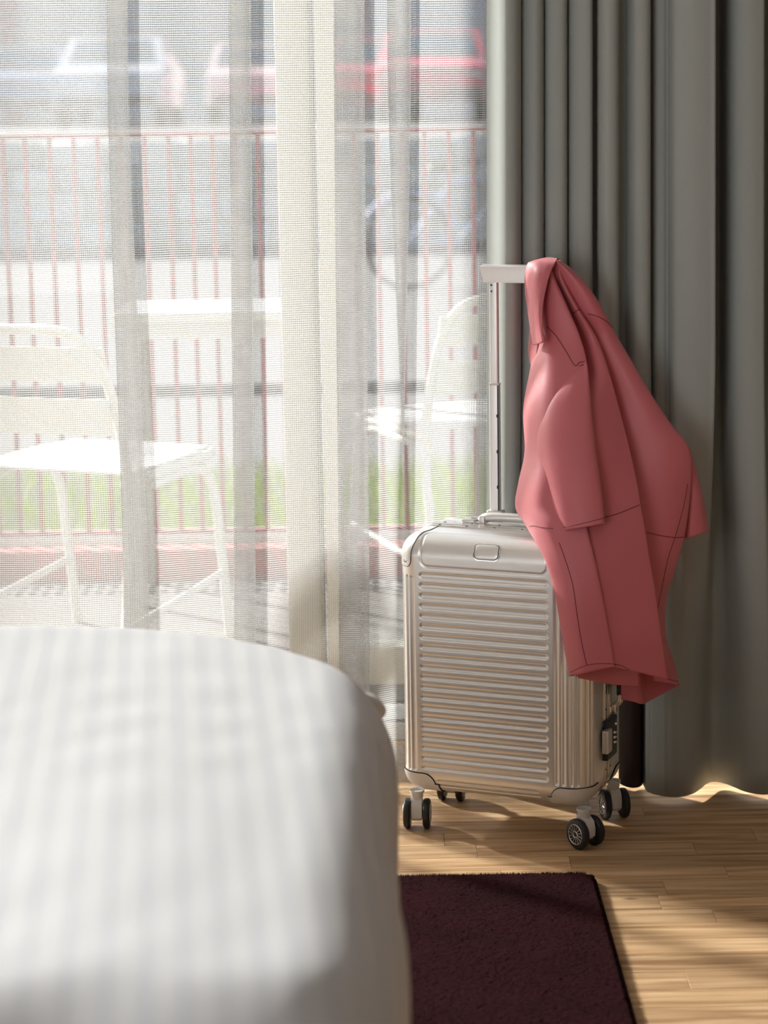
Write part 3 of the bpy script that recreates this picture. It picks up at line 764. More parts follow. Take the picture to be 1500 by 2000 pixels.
# grip: flared bar
bm = bmesh.new(); prof = [(-.011, .970), (-.0125, .978), (-.0135, .990), (-.0155, .9985), (-.013, 1.0005), (0, 1.0015), (.013, 1.0005), (.0155, .9985), (.0135, .990), (.0125, .978), (.011, .970)]
rings = []
for x_, f_ in ((-.0720, .93), (-.0735, .99), (-.072, 1), (0, 1), (.072, 1), (.0735, .99), (.0720, .93)):
    rings.append([bm.verts.new((HCX+x_*(1 if zz > .985 else .95), HY+yy*f_, .985+(zz-.985)*f_)) for yy, zz in prof])
for a, b in zip(rings, rings[1:]):
    for k in range(len(prof)): bm.faces.new((a[k], a[(k+1) % len(prof)], b[(k+1) % len(prof)], b[k]))
bm.faces.new(rings[0]); bm.faces.new(rings[-1][::-1]); obj('grip', bm, M_ALUW, suit)
# locks on the right side
RXS = HW+BCX
box_obj('lock_housing', (RXS+.004, .004, .175), (.011, .058, .072), M_DARK, suit, .003)
lv = box_obj('lock_lever', (RXS+.010, -.030, .178), (.012, .026, .042), M_ALUW, suit, .003)
for k in range(3):
    bm = bmesh.new(); add_lathe(bm, [(.0045, -.0022), (.0052, 0), (.0045, .0022)], Matrix.Translation((RXS+.009, .014, .165+k*.009)) @ Matrix.Rotation(PI/2, 4, 'Y') @ Matrix.Rotation(0, 4, 'X'), 12); obj('number_dial', bm, M_ALU2, suit)
bm = bmesh.new(); add_lathe(bm, [(.004, -.001), (.0035, .002)], Matrix.Translation((RXS+.0105, .022, .196)), 12); obj('release_button', bm, M_ALU2, suit)
tube_obj('side_handle', smooth_pts([(RXS+.003, .032, .225), (RXS+.014, .032, .236), (RXS+.016, .032, .26), (RXS+.016, .032, .36), (RXS+.014, .032, .39), (RXS+.003, .032, .40)], 24), .006, M_ALU2, suit, 12)
box_obj('handle_sleeve', (RXS+.016, .032, .238+.02), (.013, .012, .024), M_DARK, suit, .003)
for zz in (.222, .402): box_obj('handle_mount', (RXS+.004, .032, zz), (.010, .018, .016), M_ALU2, suit, .002)
box_obj('lock_housing', (RXS+.004, .004, .43), (.011, .058, .06), M_DARK, suit, .003)
# castors
def castor(cx, cy, ang):
    """ang: world direction of the axle"""
    la_ = ang - suit.rotation_euler.z
    o = bpy.data.objects.new('castor', None); COL.objects.link(o); o.parent = suit; o.location = (cx, cy, 0); o.rotation_euler = (0, 0, la_)
    WR = .0272; off = (0, .0085)      # wheels trail the pivot a little
    bm = bmesh.new()
    add_lathe(bm, [(.0135, .066), (.0135, .070), (.0115, .0655), (.0105, .056), (.0085, .050)], Matrix.Rotation(-PI/2, 4, 'Y') , 18)
    bmesh.ops.translate(bm, verts=bm.verts[:], vec=(0, 0, 0))
    # arched fork body between the wheels
    pr2 = [(-.006, .058), (.010, .056), (.020, .048), (.0235, .036), (.023, .022), (.018, .018), (.008, .030), (-.004, .046)]
    for sx in (0,):
        L_ = [bm.verts.new((-.0095, -y_+.004, z_)) for y_, z_ in pr2]; R2 = [bm.verts.new((.0095, -y_+.004, z_)) for y_, z_ in pr2]
        for k in range(len(pr2)): bm.faces.new((L_[k], L_[(k+1) % len(pr2)], R2[(k+1) % len(pr2)], R2[k]))
        bm.faces.new(L_); bm.faces.new(R2[::-1])
    add_box(bm, (0, -.004, .032), (.019, .024, .032), bevel=.004)
    f = obj('fork', bm, M_GUARD, o)
    for sx in (-1, 1):
        Mx = Matrix.Translation((sx*.0175, -.004, WR))
        bm = bmesh.new(); prof = [(.0175, -.0060), (WR-.0035, -.0062), (WR-.0008, -.0044), (WR, -.002), (WR, .002), (WR-.0008, .0044), (WR-.0035, .0062), (.0175, .0060)]
        add_lathe(bm, prof, Mx, 36); wh = obj('wheel', bm, M_TYRE, o)
        bm = bmesh.new()
        # rim ring + spokes on the outer face
        seg = 28
        for (ra, rb) in ((.0168, .0185), (.0045, .0062)):
            V1 = [[bm.verts.new(Mx @ Vector((sx*h_, r_*math.cos(2*PI*k/seg), r_*math.sin(2*PI*k/seg)))) for k in range(seg)] for r_, h_ in ((ra, .0064), ((ra+rb)/2, .0074), (rb, .0064))]
            for A_, B2 in zip(V1, V1[1:]):
                for k in range(seg): bm.faces.new((A_[k], A_[(k+1) % seg], B2[(k+1) % seg], B2[k]))
        for k in range(14):
            a_ = 2*PI*k/14; add_tube(bm, [Mx @ Vector((sx*.0066, .006*math.cos(a_), .006*math.sin(a_))), Mx @ Vector((sx*.0066, .0170*math.cos(a_+.12), .0170*math.sin(a_+.12)))], .00055, 5)
        h_ = obj('hub', bm, M_HUB, wh if False else o)
    return o
castor(-.1575, -.086, -.10); castor(.1575, -.086, .62); castor(.1575, .088, .22); castor(-.1575, .088, -.25)

# ================================================================== COAT over the handle
coat = thing('jacket', 'rose red leather jacket draped over the suitcase handle', 'jacket', tuple(at(1085, 520, 3.97)), 0)
def catnet(*a, **k): return under(net(*a, **k), coat)
# front body: left silhouette ... first fold ... second fold.  9 columns
def brow(y, xl, Yl, xf, Yf, xr, Yr, yl=None, yr=None, ym=None):
    """a row of the front body. xl left silhouette, xf ridge of first fold, xr ridge of second fold"""
    yl = y if yl is None else yl; yr = y if yr is None else yr; ym = y if ym is None else ym
    st = sstep(760, 700, y)          # how sharp the first fold is here
    kk = lerp(1, .1, sstep(1000, 1070, y)); 
    return [(xl+8, yl, Yl+.025+.065*kk), (xl, yl, Yl+.012+.045*kk), (lerp(xl, xf, .20), lerp(yl, ym, .2), lerp(Yl, Yf, .25)+.010*kk), (lerp(xl, xf, .45), lerp(yl, ym, .5), lerp(Yl, Yf, .55)-.006), (xf-6, ym, Yf-.004), (xf, ym, Yf+.006*st),
            (xf-4+4*(1-st), ym, lerp(lerp(Yf, Yr, .2), Yf+.045, st)), (lerp(xf, xr, .5), lerp(ym, yr, .5), lerp(Yf, Yr, .5)+.012*st), (xr-5, yr, Yr-.002), (xr, yr, Yr+.006), (xr-5, yr, Yr+.035)]
B = [
 brow(514, 1050, 3.975, 1074, 3.950, 1096, 3.945),
 brow(545, 1046, 3.965, 1084, 3.935, 1100, 3.936),
 brow(600, 1044, 3.945, 1108, 3.915, 1128, 3.925),
 brow(660, 1046, 3.93, 1133, 3.90, 1165, 3.92),
 brow(720, 1037, 3.90, 1146, 3.875, 1187, 3.895),
 brow(800, 1023, 3.88, 1140, 3.83, 1209, 3.87),
 brow(880, 1026, 3.85, 1140, 3.80, 1229, 3.84),
 brow(940, 1014, 3.83, 1140, 3.785, 1242, 3.82),
 brow(990, 1008, 3.82, 1140, 3.775, 1250, 3.80),
 brow(1030, 1030, 3.79, 1145, 3.755, 1257, 3.785),
 brow(1090, 1064, 3.755, 1160, 3.735, 1267, 3.765),
 brow(1160, 1084, 3.735, 1175, 3.722, 1279, 3.75),
 brow(1240, 1098, 3.725, 1190, 3.712, 1290, 3.74),
 brow(1315, 1112, 3.72, 1200, 3.705, 1302, 3.735, yl=1320, ym=1303, yr=1326)]
body_front = catnet('body_front', B, 110, 190, M_COAT, wr=.0016, wrs=22, seed=1)
# back body / far front, behind the second fold, out to the right silhouette
def prow(y, xl, Yl, xr, Yr, yr=None):
    yr = y if yr is None else yr
    return [(xl, y, Yl), (lerp(xl, xr, .35), lerp(y, yr, .35), lerp(Yl, Yr, .4)-.008), (lerp(xl, xr, .7), lerp(y, yr, .7), lerp(Yl, Yr, .75)-.014), (xr-6, yr, Yr-.006), (xr, yr, Yr+.006), (xr-6, yr, Yr+.03)]
Pn = [
 prow(509, 1066, 3.965, 1094, 3.955),
 prow(530, 1078, 3.955, 1121, 3.945),
 prow(562, 1088, 3.958, 1150, 3.94),
 prow(610, 1108, 3.955, 1180, 3.94),
 prow(652, 1132, 3.96, 1202, 3.945),
 prow(700, 1150, 3.945, 1230, 3.93),
 prow(770, 1175, 3.925, 1271, 3.91),
 prow(830, 1190, 3.905, 1311, 3.895),
 prow(872, 1200, 3.89, 1344, 3.885),
 prow(930, 1215, 3.87, 1350, 3.88),
 prow(990, 1228, 3.85, 1345, 3.875),
 prow(1050, 1238, 3.83, 1335, 3.865),
 prow(1110, 1248, 3.815, 1319, 3.85),
 prow(1165, 1256, 3.80, 1301, 3.84),
 prow(1230, 1262, 3.79, 1299, 3.83),
 prow(1290, 1272, 3.785, 1312, 3.82),
 prow(1330, 1278, 3.78, 1327, 3.815, yr=1337)]
body_back = catnet('body_back', Pn, 70, 190, M_COAT, wr=.0018, wrs=20, seed=4)
# near sleeve, hanging free in front of the body
def srow(yl, xl, Yl, yr, xr, Yr, bul=.02):
    return [(xl+8, yl, Yl+.035), (xl, yl, Yl+.008), (lerp(xl, xr, .18), lerp(yl, yr, .18), lerp(Yl, Yr, .2)-bul*.7), (lerp(xl, xr, .5), lerp(yl, yr, .5), lerp(Yl, Yr, .5)-bul), (lerp(xl, xr, .85), lerp(yl, yr, .85), lerp(Yl, Yr, .85)-bul*.6), (xr, yr, Yr), (xr-5, yr, Yr+.028)]
Sl = [
 srow(708, 1136, 3.884, 706, 1144, 3.876, .002),
 srow(728, 1106, 3.888, 716, 1147, 3.868, .006),
 srow(758, 1078, 3.882, 745, 1150, 3.852, .012),
 srow(795, 1059, 3.868, 785, 1153, 3.835, .018),
 srow(840, 1051, 3.850, 830, 1157, 3.815, .022),
 srow(890, 1051, 3.832, 880, 1163, 3.795, .024),
 srow(940, 1059, 3.812, 930, 1170, 3.775, .024),
 srow(990, 1074, 3.79, 975, 1176, 3.76, .022),
 srow(1039, 1087, 3.775, 1022, 1181, 3.745, .020)]
sleeve = catnet('sleeve', Sl, 60, 110, M_COAT, wr=.0013, wrs=26, seed=2)
# inside of the sleeve and its cuff facing
catnet('cuff_facing', [[(1094, 1030, 3.785), (1110, 1033, 3.772), (1140, 1027, 3.758), (1172, 1020, 3.765)], [(1089, 1040, 3.80), (1110, 1037, 3.795), (1140, 1030, 3.79), (1176, 1022, 3.775)], [(1095, 1018, 3.815), (1112, 1015, 3.81), (1140, 1010, 3.805), (1168, 1005, 3.79)]], 20, 12, M_COAT)
# far sleeve peeking out on the right
far_ = catnet('sleeve', [
 [(1335, 868, 3.91), (1343, 870, 3.90), (1347, 876, 3.90), (1350, 884, 3.91)],
 [(1330, 920, 3.91), (1347, 918, 3.893), (1356, 915, 3.898), (1359, 914, 3.915)],
 [(1328, 980, 3.91), (1349, 978, 3.888), (1366, 970, 3.892), (1372, 968, 3.915)],
 [(1326, 1052, 3.91), (1345, 1051, 3.885), (1372, 1042, 3.890), (1386, 1036, 3.915)]], 30, 50, M_COAT, wr=.001, wrs=40, seed=3)
# collar folded over the grip
collar = catnet('collar', [
 [(1094, 530, 4.02), (1074, 520, 4.03), (1052, 522, 4.03), (1040, 530, 4.03)],
 [(1090, 508, 3.995), (1072, 505, 4.0), (1050, 509, 4.0), (1036, 514, 3.995)],
 [(1086, 512, 3.938), (1068, 512, 3.944), (1048, 514, 3.958), (1031, 518, 3.990)],
 [(1076, 530, 3.920), (1062, 530, 3.924), (1044, 532, 3.940), (1027, 538, 3.985)],
 [(1067, 562, 3.914), (1056, 562, 3.916), (1042, 564, 3.932), (1027, 566, 3.978)],
 [(1060, 600, 3.906), (1052, 602, 3.908), (1043, 603, 3.922), (1032, 604, 3.965)],
 [(1060, 640, 3.896), (1055, 642, 3.898), (1047, 643, 3.912), (1038, 645, 3.950)],
 [(1064, 667, 3.886), (1059, 669, 3.888), (1051, 672, 3.904), (1043, 674, 3.940)]], 40, 90, M_COAT, thick=.004, wr=.0010, wrs=70, seed=6)
under_col = catnet('collar_stand', [
 [(1037, 640, 3.985), (1044, 640, 3.97), (1056, 645, 3.955)],
 [(1033, 684, 3.975), (1040, 679, 3.965), (1052, 676, 3.95)],
 [(1037, 712, 3.97), (1040, 712, 3.96), (1048, 705, 3.945)]], 12, 20, M_COAT, thick=.003)
# inside of the hem: facing behind the front, and the back panel turning round below
catnet('hem_facing', [
 [(1128, 1285, 3.765), (1165, 1275, 3.77), (1200, 1275, 3.775), (1245, 1285, 3.775)],
 [(1128, 1318, 3.765), (1165, 1322, 3.77), (1200, 1328, 3.775), (1250, 1334, 3.775)],
 [(1130, 1324, 3.767), (1165, 1331, 3.772), (1200, 1337, 3.777), (1245, 1339, 3.777)]], 30, 14, M_COAT)
catnet('back_hem', [
 [(1212, 1270, 3.835), (1235, 1270, 3.828), (1252, 1270, 3.83), (1262, 1270, 3.85), (1300, 1270, 3.87), (1308, 1270, 3.85)],
 [(1213, 1330, 3.830), (1235, 1332, 3.822), (1253, 1335, 3.825), (1262, 1335, 3.845), (1305, 1320, 3.862), (1322, 1318, 3.835)],
 [(1213, 1366, 3.828), (1235, 1370, 3.820), (1253, 1375, 3.822), (1264, 1371, 3.838), (1300, 1352, 3.850), (1327, 1338, 3.822)]], 50, 30, M_COAT)
# seams and stitching, lying on the leather
bpy.context.view_layer.update()
dg = bpy.context.evaluated_depsgraph_get()
def bvh_of(os_):
    vs, fs = [], []
    for o in os_:
        e = o.evaluated_get(dg); me = e.to_mesh(); b = len(vs); vs += [o.matrix_world @ v.co for v in me.vertices]; fs += [[b+i for i in p.vertices] for p in me.polygons]; e.to_mesh_clear()
    return BVHTree.FromPolygons(vs, fs)
def seam(name, on, pts, parent, r=.0008, n=60, m=M_SEAM):
    tree = bvh_of([on]); out = []
    for q in catmull(pts, n):
        h = tree.ray_cast(EYE, ray(q[0], q[1]).normalized())
        if h[0] is not None: out.append(h[0]-ray(q[0], q[1]).normalized()*r*.25)
    if len(out) < 4: return
    # drop jumps across folds
    seg = [out[0]]
    best = []
    for a, b in zip(out, out[1:]):
        if (b-a).length > .02:
            if len(seg) > len(best): best = seg
            seg = []
        seg.append(b)
    if len(seg) > len(best): best = seg
    if len(best) < 4: return
    bm = bmesh.new(); add_tube(bm, best, r, 6); o = obj(name, bm, m, None); under(o, coat); return o
SF = lambda *a, **k: seam('seam', *a, coat, **k)
SF(body_front, [(1068, 638), (1085, 655), (1103, 682), (1122, 713), (1132, 708), (1143, 706)])
SF(sleeve, [(1140, 712), (1118, 721), (1094, 741), (1072, 768), (1060, 795), (1056, 812)], r=.0009)
SF(sleeve, [(1086, 1031), (1108, 1029), (1140, 1022), (1180, 1012)], r=.0006)
SF(body_front, [(1120, 612), (1128, 606), (1140, 600)], r=.0007)
SF(body_back, [(1148, 613), (1165, 617), (1185, 628), (1196, 640)], r=.0008)
SF(body_front, [(1175, 1012), (1205, 1004), (1230, 994), (1249, 986)])
SF(body_front, [(1092, 1060), (1103, 1090), (1118, 1140), (1127, 1200), (1135, 1250), (1146, 1300)], r=.0007)
SF(body_front, [(1034, 1028), (1044, 1027), (1058, 1030), (1080, 1032)])
SF(body_front, [(1114, 1313), (1144, 1300), (1176, 1296), (1213, 1300), (1250, 1318), (1296, 1318)], r=.0006)
SF(body_back, [(1263, 1040), (1290, 1046), (1318, 1050), (1334, 1049)])
SF(body_back, [(1343, 945), (1335, 990), (1318, 1050), (1305, 1090), (1292, 1150), (1284, 1190)], r=.0007)
SF(body_back, [(1292, 1322), (1310, 1328), (1324, 1331)], r=.0006)

# ================================================================== BALCONY
BZ = .06
bf = struct(box_obj('floor_balcony', (-.6, 5.27, BZ-.06), (6.4, 1.08, .12), M_DECK))
struct(box_obj('trim_1', (-.6, 6.02, .10), (6.4, .10, .10), M_WHITE, None, .01))
beam = box_obj('balcony_beam', (-.6, 5.90, .07), (6.4, .08, .12), M_REDB, None, .006); tag(beam, 'faded red timber beam along the outer edge of the balcony', 'beam')
gr = thing('drain_grating', 'grey perforated metal strip along the balcony edge under the chairs', 'grating', (-.6, 5.72, BZ))
under(box_obj('strip', (-.6, 5.70, BZ-.011), (6.4, .16, .02), M_GRATE, None), gr)
k = 0
for gx in np.arange(-1.35, .5, .034):
    for gy in (5.665, 5.735):
        if int(gx*100) % 17 == 0: continue
        bm = bmesh.new(); add_lathe(bm, [(.010, -.001), (.010, .0006)], Matrix.Translation((gx, gy, BZ+.0004)) @ Matrix.Diagonal((1, 2.6, 1, 1)) @ Matrix.Rotation(-PI/2, 4, 'Y'), 12)
        under(obj('hole', bm, M_HOLE, None), gr)
# railing
RY = 6.0
zt = at(300, 263, RY).z; zb_ = at(300, 1040, RY).z
rl = thing('balcony_railing', 'thin red metal railing with upright bars around the balcony', 'railing', (-.6, RY, .15))
under(box_obj('top_rail', (-.6, RY, zt), (6.4, .022, .010), M_RED), rl); under(box_obj('bottom_rail', (-.6, RY, zb_), (6.4, .022, .012), M_RED), rl)
bars = [5, 48, 96, 143, 190, 236, 282, 329, 372, 414, 458, 503, 550, 596, 642, 690, 737, 784, 829, 876, 924, 972, 1020]
bm = bmesh.new(); add_box(bm, (0, 0, 0), (.011, .011, zt-zb_)); bme = bpy.data.meshes.new('bar'); bm.to_mesh(bme); bm.free(); bme.materials.append(M_RED)
xs_ = [at(b, 270, RY).x for b in bars]; d_ = xs_[1]-xs_[0]
xs_ = [xs_[0]-d_*k for k in range(16, 0, -1)] + xs_ + [xs_[-1]+d_*k for k in range(1, 8)]
for xx in xs_:
    o = bpy.data.objects.new('bar', bme); COL.objects.link(o); under(o, rl); o.location = (xx, RY, (zt+zb_)/2)
for xx in (-3.0, at(550, 270, RY).x, at(690, 270, RY).x+1.6): under(box_obj('post', (xx, RY+.03, (zt+.12)/2), (.03, .02, zt-.12), M_RED), rl)

# chairs ---------------------------------------------------------
def balcony_chair(label, loc, rz, mirror=1):
    """origin under the middle of the back; local +Y is the way it faces"""
    c = thing('garden_chair', label, 'chair', loc, rz, None)
    W, Dp, SH, TH = .44, .44, .455, .765
    def tb(name, pts, r=.0115, n=24): return tube_obj(name, smooth_pts(pts, n), r, M_WHITE, c, 10)
    # back frame: one bent hoop, also the rear legs
    tb('back_frame', [(-W/2, -.05, 0), (-W/2, -.02, .22), (-W/2, 0, .44), (-W/2+.004, -.045, .62), (-W/2+.03, -.07, .72), (-W/2+.09, -.08, TH), (0, -.083, TH+.006), (W/2-.09, -.08, TH), (W/2-.03, -.07, .72), (W/2-.004, -.045, .62), (W/2, 0, .44), (W/2, -.02, .22), (W/2, -.05, 0)], n=70)
    for z0, z1 in ((.66, .735), (.545, .625)):
        bm = bmesh.new(); n = 9; P_ = []
        for i in range(n):
            t = i/(n-1); xx = lerp(-W/2+.006, W/2-.006, t); yy = -.055-.016*math.sin(PI*t) - (z0-.54)*.12
            P_.append([bm.verts.new((xx, yy+dy, z)) for z, dy in ((z0, .02), (z1, 0), (z1, -.006), (z0, .014))])
        for a, b in zip(P_, P_[1:]):
            for k in range(4): bm.faces.new((a[k], a[(k+1) % 4], b[(k+1) % 4], b[k]))
        bm.faces.new(P_[0]); bm.faces.new(P_[-1][::-1]); obj('back_slat', bm, M_WHITE, c)
    # seat frame and slats
    tb('seat_frame', [(-W/2+.01, .0, SH-.02), (-W/2+.01, Dp*.5, SH-.016), (-W/2+.02, Dp-.04, SH-.014), (-W/2+.06, Dp, SH-.012), (0, Dp+.01, SH-.012), (W/2-.06, Dp, SH-.012), (W/2-.02, Dp-.04, SH-.014), (W/2-.01, Dp*.5, SH-.016), (W/2-.01, 0, SH-.02)], n=50)
    for k in range(5):
        yy = .03+k*.082
        bm = bmesh.new(); add_box(bm, (0, yy+.036, SH-.002), (W-.03 if k < 4 else W-.07, .076, .006), bevel=.002); obj('seat_slat', bm, M_WHITE, c)
    for s in (-1, 1):
        tb('leg', [(s*(W/2-.012), .10, SH-.04), (s*(W/2-.012), Dp-.12, SH-.035), (s*(W/2-.012), Dp-.04, SH-.09), (s*(W/2-.012), Dp-.01, .22), (s*(W/2-.012), Dp+.02, 0)], n=30)
        tb('brace', [(s*(W/2-.004), -.02, .12), (s*(W/2-.006), Dp*.5, .14), (s*(W/2-.008), Dp-.01, .16)], .009, 8)
    return c
p1 = at(170, 700, 4.78)
ch1 = balcony_chair('white metal slatted chair at left, seen from behind through the sheer', (-.745, 4.83, BZ), math.radians(-24))
ch2 = balcony_chair('white metal slatted chair behind the suitcase handle, half hidden by curtain', (.30, 5.42, BZ), math.radians(26))
# table
tb_ = thing('balcony_table', 'small white table standing at the railing between the chairs', 'table', (-.40, 5.62, BZ))
ztop = at(400, 600, 5.6).z
bm = bmesh.new(); add_box(bm, (-.40, 5.64, ztop-.012), (.50, .40, .024), bevel=.006); under(obj('tabletop', bm, M_WHITE, None), tb_)
under(box_obj('apron', (-.40, 5.50, ztop-.045), (.44, .016, .045), M_WHITE), tb_); under(box_obj('apron', (-.40, 5.78, ztop-.045), (.44, .016, .045), M_WHITE), tb_)
for sx in (-1, 1):
    for ly in (5.50, 5.78): under(tube_obj('leg', [(-.40+sx*.21, ly, BZ), (-.40+sx*.21, ly, ztop-.03)], .012, M_WHITE), tb_)

# ================================================================== STREET AND BEYOND
struct(box_obj('ground', (0, 60, -.17), (120, 108, .1), M_STREET))
lawn = box_obj('lawn', (-1, 7.1, -.09), (14, 1.9, .08), M_SOIL); lawn['kind'] = 'structure'
NG_ = 26000; gx = rng.uniform(-2.6, 2.2, NG_); gy = rng.uniform(6.16, 8.0, NG_); hh = rng.uniform(.03, .12, NG_); aa = rng.uniform(0, PI, NG_); ll = rng.normal(0, .03, (NG_, 2))
V = np.stack([np.stack([gx-np.cos(aa)*.004, gy-np.sin(aa)*.004, np.full(NG_, -.05)], 1), np.stack([gx+np.cos(aa)*.004, gy+np.sin(aa)*.004, np.full(NG_, -.05)], 1), np.stack([gx+ll[:, 0], gy+ll[:, 1], hh-.03], 1)], 1).reshape(-1, 3)
g_ = pymesh('grass', V, [(3*i, 3*i+1, 3*i+2) for i in range(NG_)], M_GRASS, smooth=False); g_['kind'] = 'stuff'; g_['label'] = 'green lawn grass just beyond the balcony railing'; g_['category'] = 'grass'
kb = box_obj('kerb', (0, 11.1, -.09), (30, .10, .05), mat('kerb_stone', (.20, .20, .20), .9), None, .02); tag(kb, 'low grey kerb crossing the pavement behind the railing', 'kerb')
# fallen bars / edging in the lawn
ed = tube_obj('garden_hose', smooth_pts([(-1.9, 6.75, .12), (-1.3, 6.65, .03), (-1.0, 6.6, -.01), (-.75, 6.7, -.03), (-.4, 6.6, -.03)], 30), .022, M_CABLE); tag(ed, 'dark hose lying in the grass at the left beyond the railing', 'hose')
# retaining wall of stones with a terrace behind
rw = bpy.data.objects.new('retaining_wall', None); COL.objects.link(rw); rw['kind'] = 'structure'
box_obj('wall_core', (0, 22.75, .40), (40, .5, 1.10), mat('mortar', (.70, .69, .67), .95), rw)
zc = -.10
for r_ in range(4):
    hh_ = [.26, .30, .24, .26][r_]; xx = -5.6 + random.random()*.4
    while xx < 5.4:
        L = random.uniform(.28, .62)
        bm = bmesh.new(); add_box(bm, (xx+L/2, 22.47+random.uniform(-.03, .03), zc+hh_/2), (L-.03, .14, hh_-.03), bevel=.03)
        for v in bm.verts: v.co += Vector([random.uniform(-.012, .012) for _ in range(3)])
        obj('stone', bm, M_STONE, rw); xx += L
    zc += hh_
struct(box_obj('terrace', (0, 42, .90), (60, 38.3, .12), M_STREET))
# cars parked on the terrace
def car(label, x, y, rz, body, zg=.96):
    c = thing('car', label, 'car', (x, y, zg), rz); mb = mat('car_paint', body, .35, 0, .5, coat=.6); gl = mat('car_glass', (.22, .30, .33), .15)
    prof = [(-2.1, .32), (-2.12, .62), (-2.0, .84), (-1.15, .98), (-.55, 1.40), (.75, 1.43), (1.45, 1.02), (2.02, .92), (2.1, .6), (2.05, .30)]
    bm = bmesh.new(); R_ = []
    for xx, k in ((-.86, .90), (-.84, .98), (-.6, 1), (0, 1.012), (.6, 1), (.84, .98), (.86, .90)):
        R_.append([bm.verts.new((xx*(1-.16*max(0, zz-.9)/.5), yy*k, .3+(zz-.3)*(1 if k > .95 else .94))) for yy, zz in prof])
    for a, b in zip(R_, R_[1:]):
        for k in range(len(prof)): bm.faces.new((a[k], a[(k+1) % len(prof)], b[(k+1) % len(prof)], b[k]))
    bm.faces.new(R_[0]); bm.faces.new(R_[-1][::-1]); obj('body', bm, mb, c)
    for a, b, nm in (((-1.14, 1.0), (-.60, 1.37), 'windscreen'), ((1.42, 1.04), (.80, 1.39), 'rear_window')):
        bm = bmesh.new(); s = -1 if a[0] < 0 else 1
        q = [bm.verts.new(v) for v in ((-.70, a[0]+s*.03, a[1]), (.70, a[0]+s*.03, a[1]), (.60, b[0]+s*.03, b[1]), (-.60, b[0]+s*.03, b[1]))]; q2 = [bm.verts.new(v.co-Vector((0, s*.02, .01))) for v in q]
        bm.faces.new(q); bm.faces.new(q2[::-1])
        for k in range(4): bm.faces.new((q[k], q[(k+1) % 4], q2[(k+1) % 4], q2[k]))
        obj(nm, bm, gl, c)
    for sx in (-1, 1):
        for yy in (-1.30, 1.28):
            bm = bmesh.new(); add_lathe(bm, [(.18, -.09), (.31, -.09), (.32, -.05), (.32, .05), (.31, .09), (.18, .09)], Matrix.Translation((sx*.76, yy, .32)), 20); obj('wheel', bm, M_TYRE, c)
        box_obj('headlight', (sx*.60, -2.05, .68), (.26, .05, .13), mat('lamp_glass', (.85, .85, .82), .2), c, .02)
    box_obj('bumper', (0, -2.08, .42), (1.50, .10, .16), mat('car_bumper', (.12, .12, .13), .6), c, .03)
    return c
def X_at(px, D): return at(px, 230, D).x
car('pale blue-grey car parked beyond the stone wall, left of the window post', X_at(252, 38), 37, 0, (.62, .64, .70))
car('white and pink car at the middle of the far parking, by the sheer fold', X_at(480, 38.5), 42.0, .05, (.85, .62, .60))
car('bright red car parked far beyond the bicycle', X_at(848, 36), 36, -.03, (.78, .10, .14))
car('red car partly hidden behind the sheer pleat, left of the bright red one', X_at(728, 39), 40.5, .0, (.80, .16, .20))
car('dark blue car at the far left edge of the parking', X_at(40, 41), 41.5, .1, (.22, .27, .38))
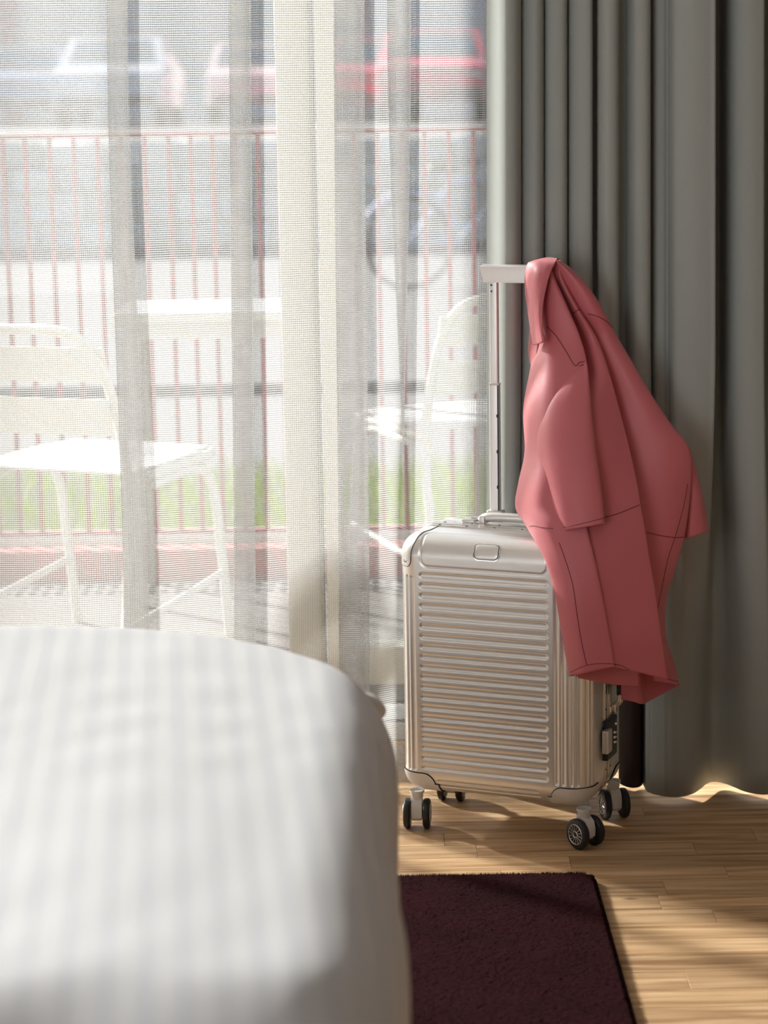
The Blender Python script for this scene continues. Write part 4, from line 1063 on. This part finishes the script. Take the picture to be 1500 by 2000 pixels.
# buildings at the back of the parking
hs_ = thing('building', 'pale rendered building far behind the parked cars', 'building', (0, 52, .9))
under(box_obj('wall', (0, 52.5, 3.9), (46, .6, 6.2), mat('pale_render', (.84, .82, .81), .9), None), hs_)
bcols = [(-90, 60, (.62, .60, .62)), (8, 42, (.55, .28, .27)), (58, 108, (.80, .70, .62)), (128, 205, (.42, .41, .42)), (228, 262, (.52, .52, .55)), (300, 385, (.46, .47, .48)), (415, 448, (.78, .68, .64)), (462, 545, (.36, .42, .40)), (700, 725, (.60, .34, .36)), (800, 838, (.50, .50, .55)), (842, 890, (.80, .74, .70)), (905, 960, (.62, .62, .66))]
for i, (a, b, cc) in enumerate(bcols):
    xa, xb = X_at(a, 52), X_at(b, 52); tall = i in (1, 2, 6, 8, 10)
    f_ = under(box_obj('pilaster' if tall else 'window', ((xa+xb)/2, 52.15, 3.9 if tall else 2.9), (xb-xa, .16 if tall else .08, 6.1 if tall else 2.4), mat('facade_tone', tuple(min(.9, v*1.15) for v in cc), .8), None, .02), hs_)
# bicycle leaning beyond the lawn
def bicycle(cx, cy, zg):
    b = thing('bicycle', 'pale blue bicycle standing beyond the railing, right of the window post', 'bicycle', (cx, cy, zg), math.radians(18))
    mf = mat('bicycle_blue', (.40, .47, .68), .4); R_ = .34
    for wx in (-.52, .52):
        bm = bmesh.new(); add_tube(bm, [(wx+R_*math.cos(a), 0, R_+R_*math.sin(a)) for a in np.linspace(0, 2*PI, 37)], .022, 8, cap=False); w_ = obj('wheel', bm, M_TYRE, b)
        bm = bmesh.new()
        for k in range(14): a = 2*PI*k/14; add_tube(bm, [(wx, 0, R_), (wx+R_*math.cos(a), 0, R_+R_*math.sin(a))], .0025, 4)
        o = obj('spokes', bm, M_HUB, w_)
    fr_ = [((-.52, 0, R_), (-.12, 0, .34)), ((-.12, 0, .34), (-.22, 0, .86)), ((-.52, 0, R_), (-.20, 0, .76)), ((-.12, 0, .34), (.34, 0, .80)), ((-.20, 0, .78), (.33, 0, .86)), ((.52, 0, R_), (.32, 0, .95))]
    bm = bmesh.new()
    for a, c in fr_: add_tube(bm, [a, c], .017, 8)
    obj('frame', bm, mf, b)
    tube_obj('handlebar', smooth_pts([(.20, -.27, .98), (.30, -.12, 1.0), (.32, 0, .97), (.30, .12, 1.0), (.20, .27, .98)], 16), .012, M_DARK, b)
    bm = bmesh.new(); add_box(bm, (-.24, 0, .90), (.25, .14, .05), bevel=.02); obj('saddle', bm, M_DARK, b)
    box_obj('basket', (.46, 0, .90), (.30, .34, .22), mat('basket_cloth', (.62, .68, .85), .8), b, .03)
    for wx in (-.52, .52):
        bm = bmesh.new(); add_tube(bm, [(wx+.385*math.cos(a), 0, R_+.385*math.sin(a)) for a in np.linspace(.3, 2.6, 16)], .03, 6); obj('mudguard', bm, mf, b)
bp_ = at(835, 465, 17.5)
bicycle(bp_.x+.35, 17.5, -.12)
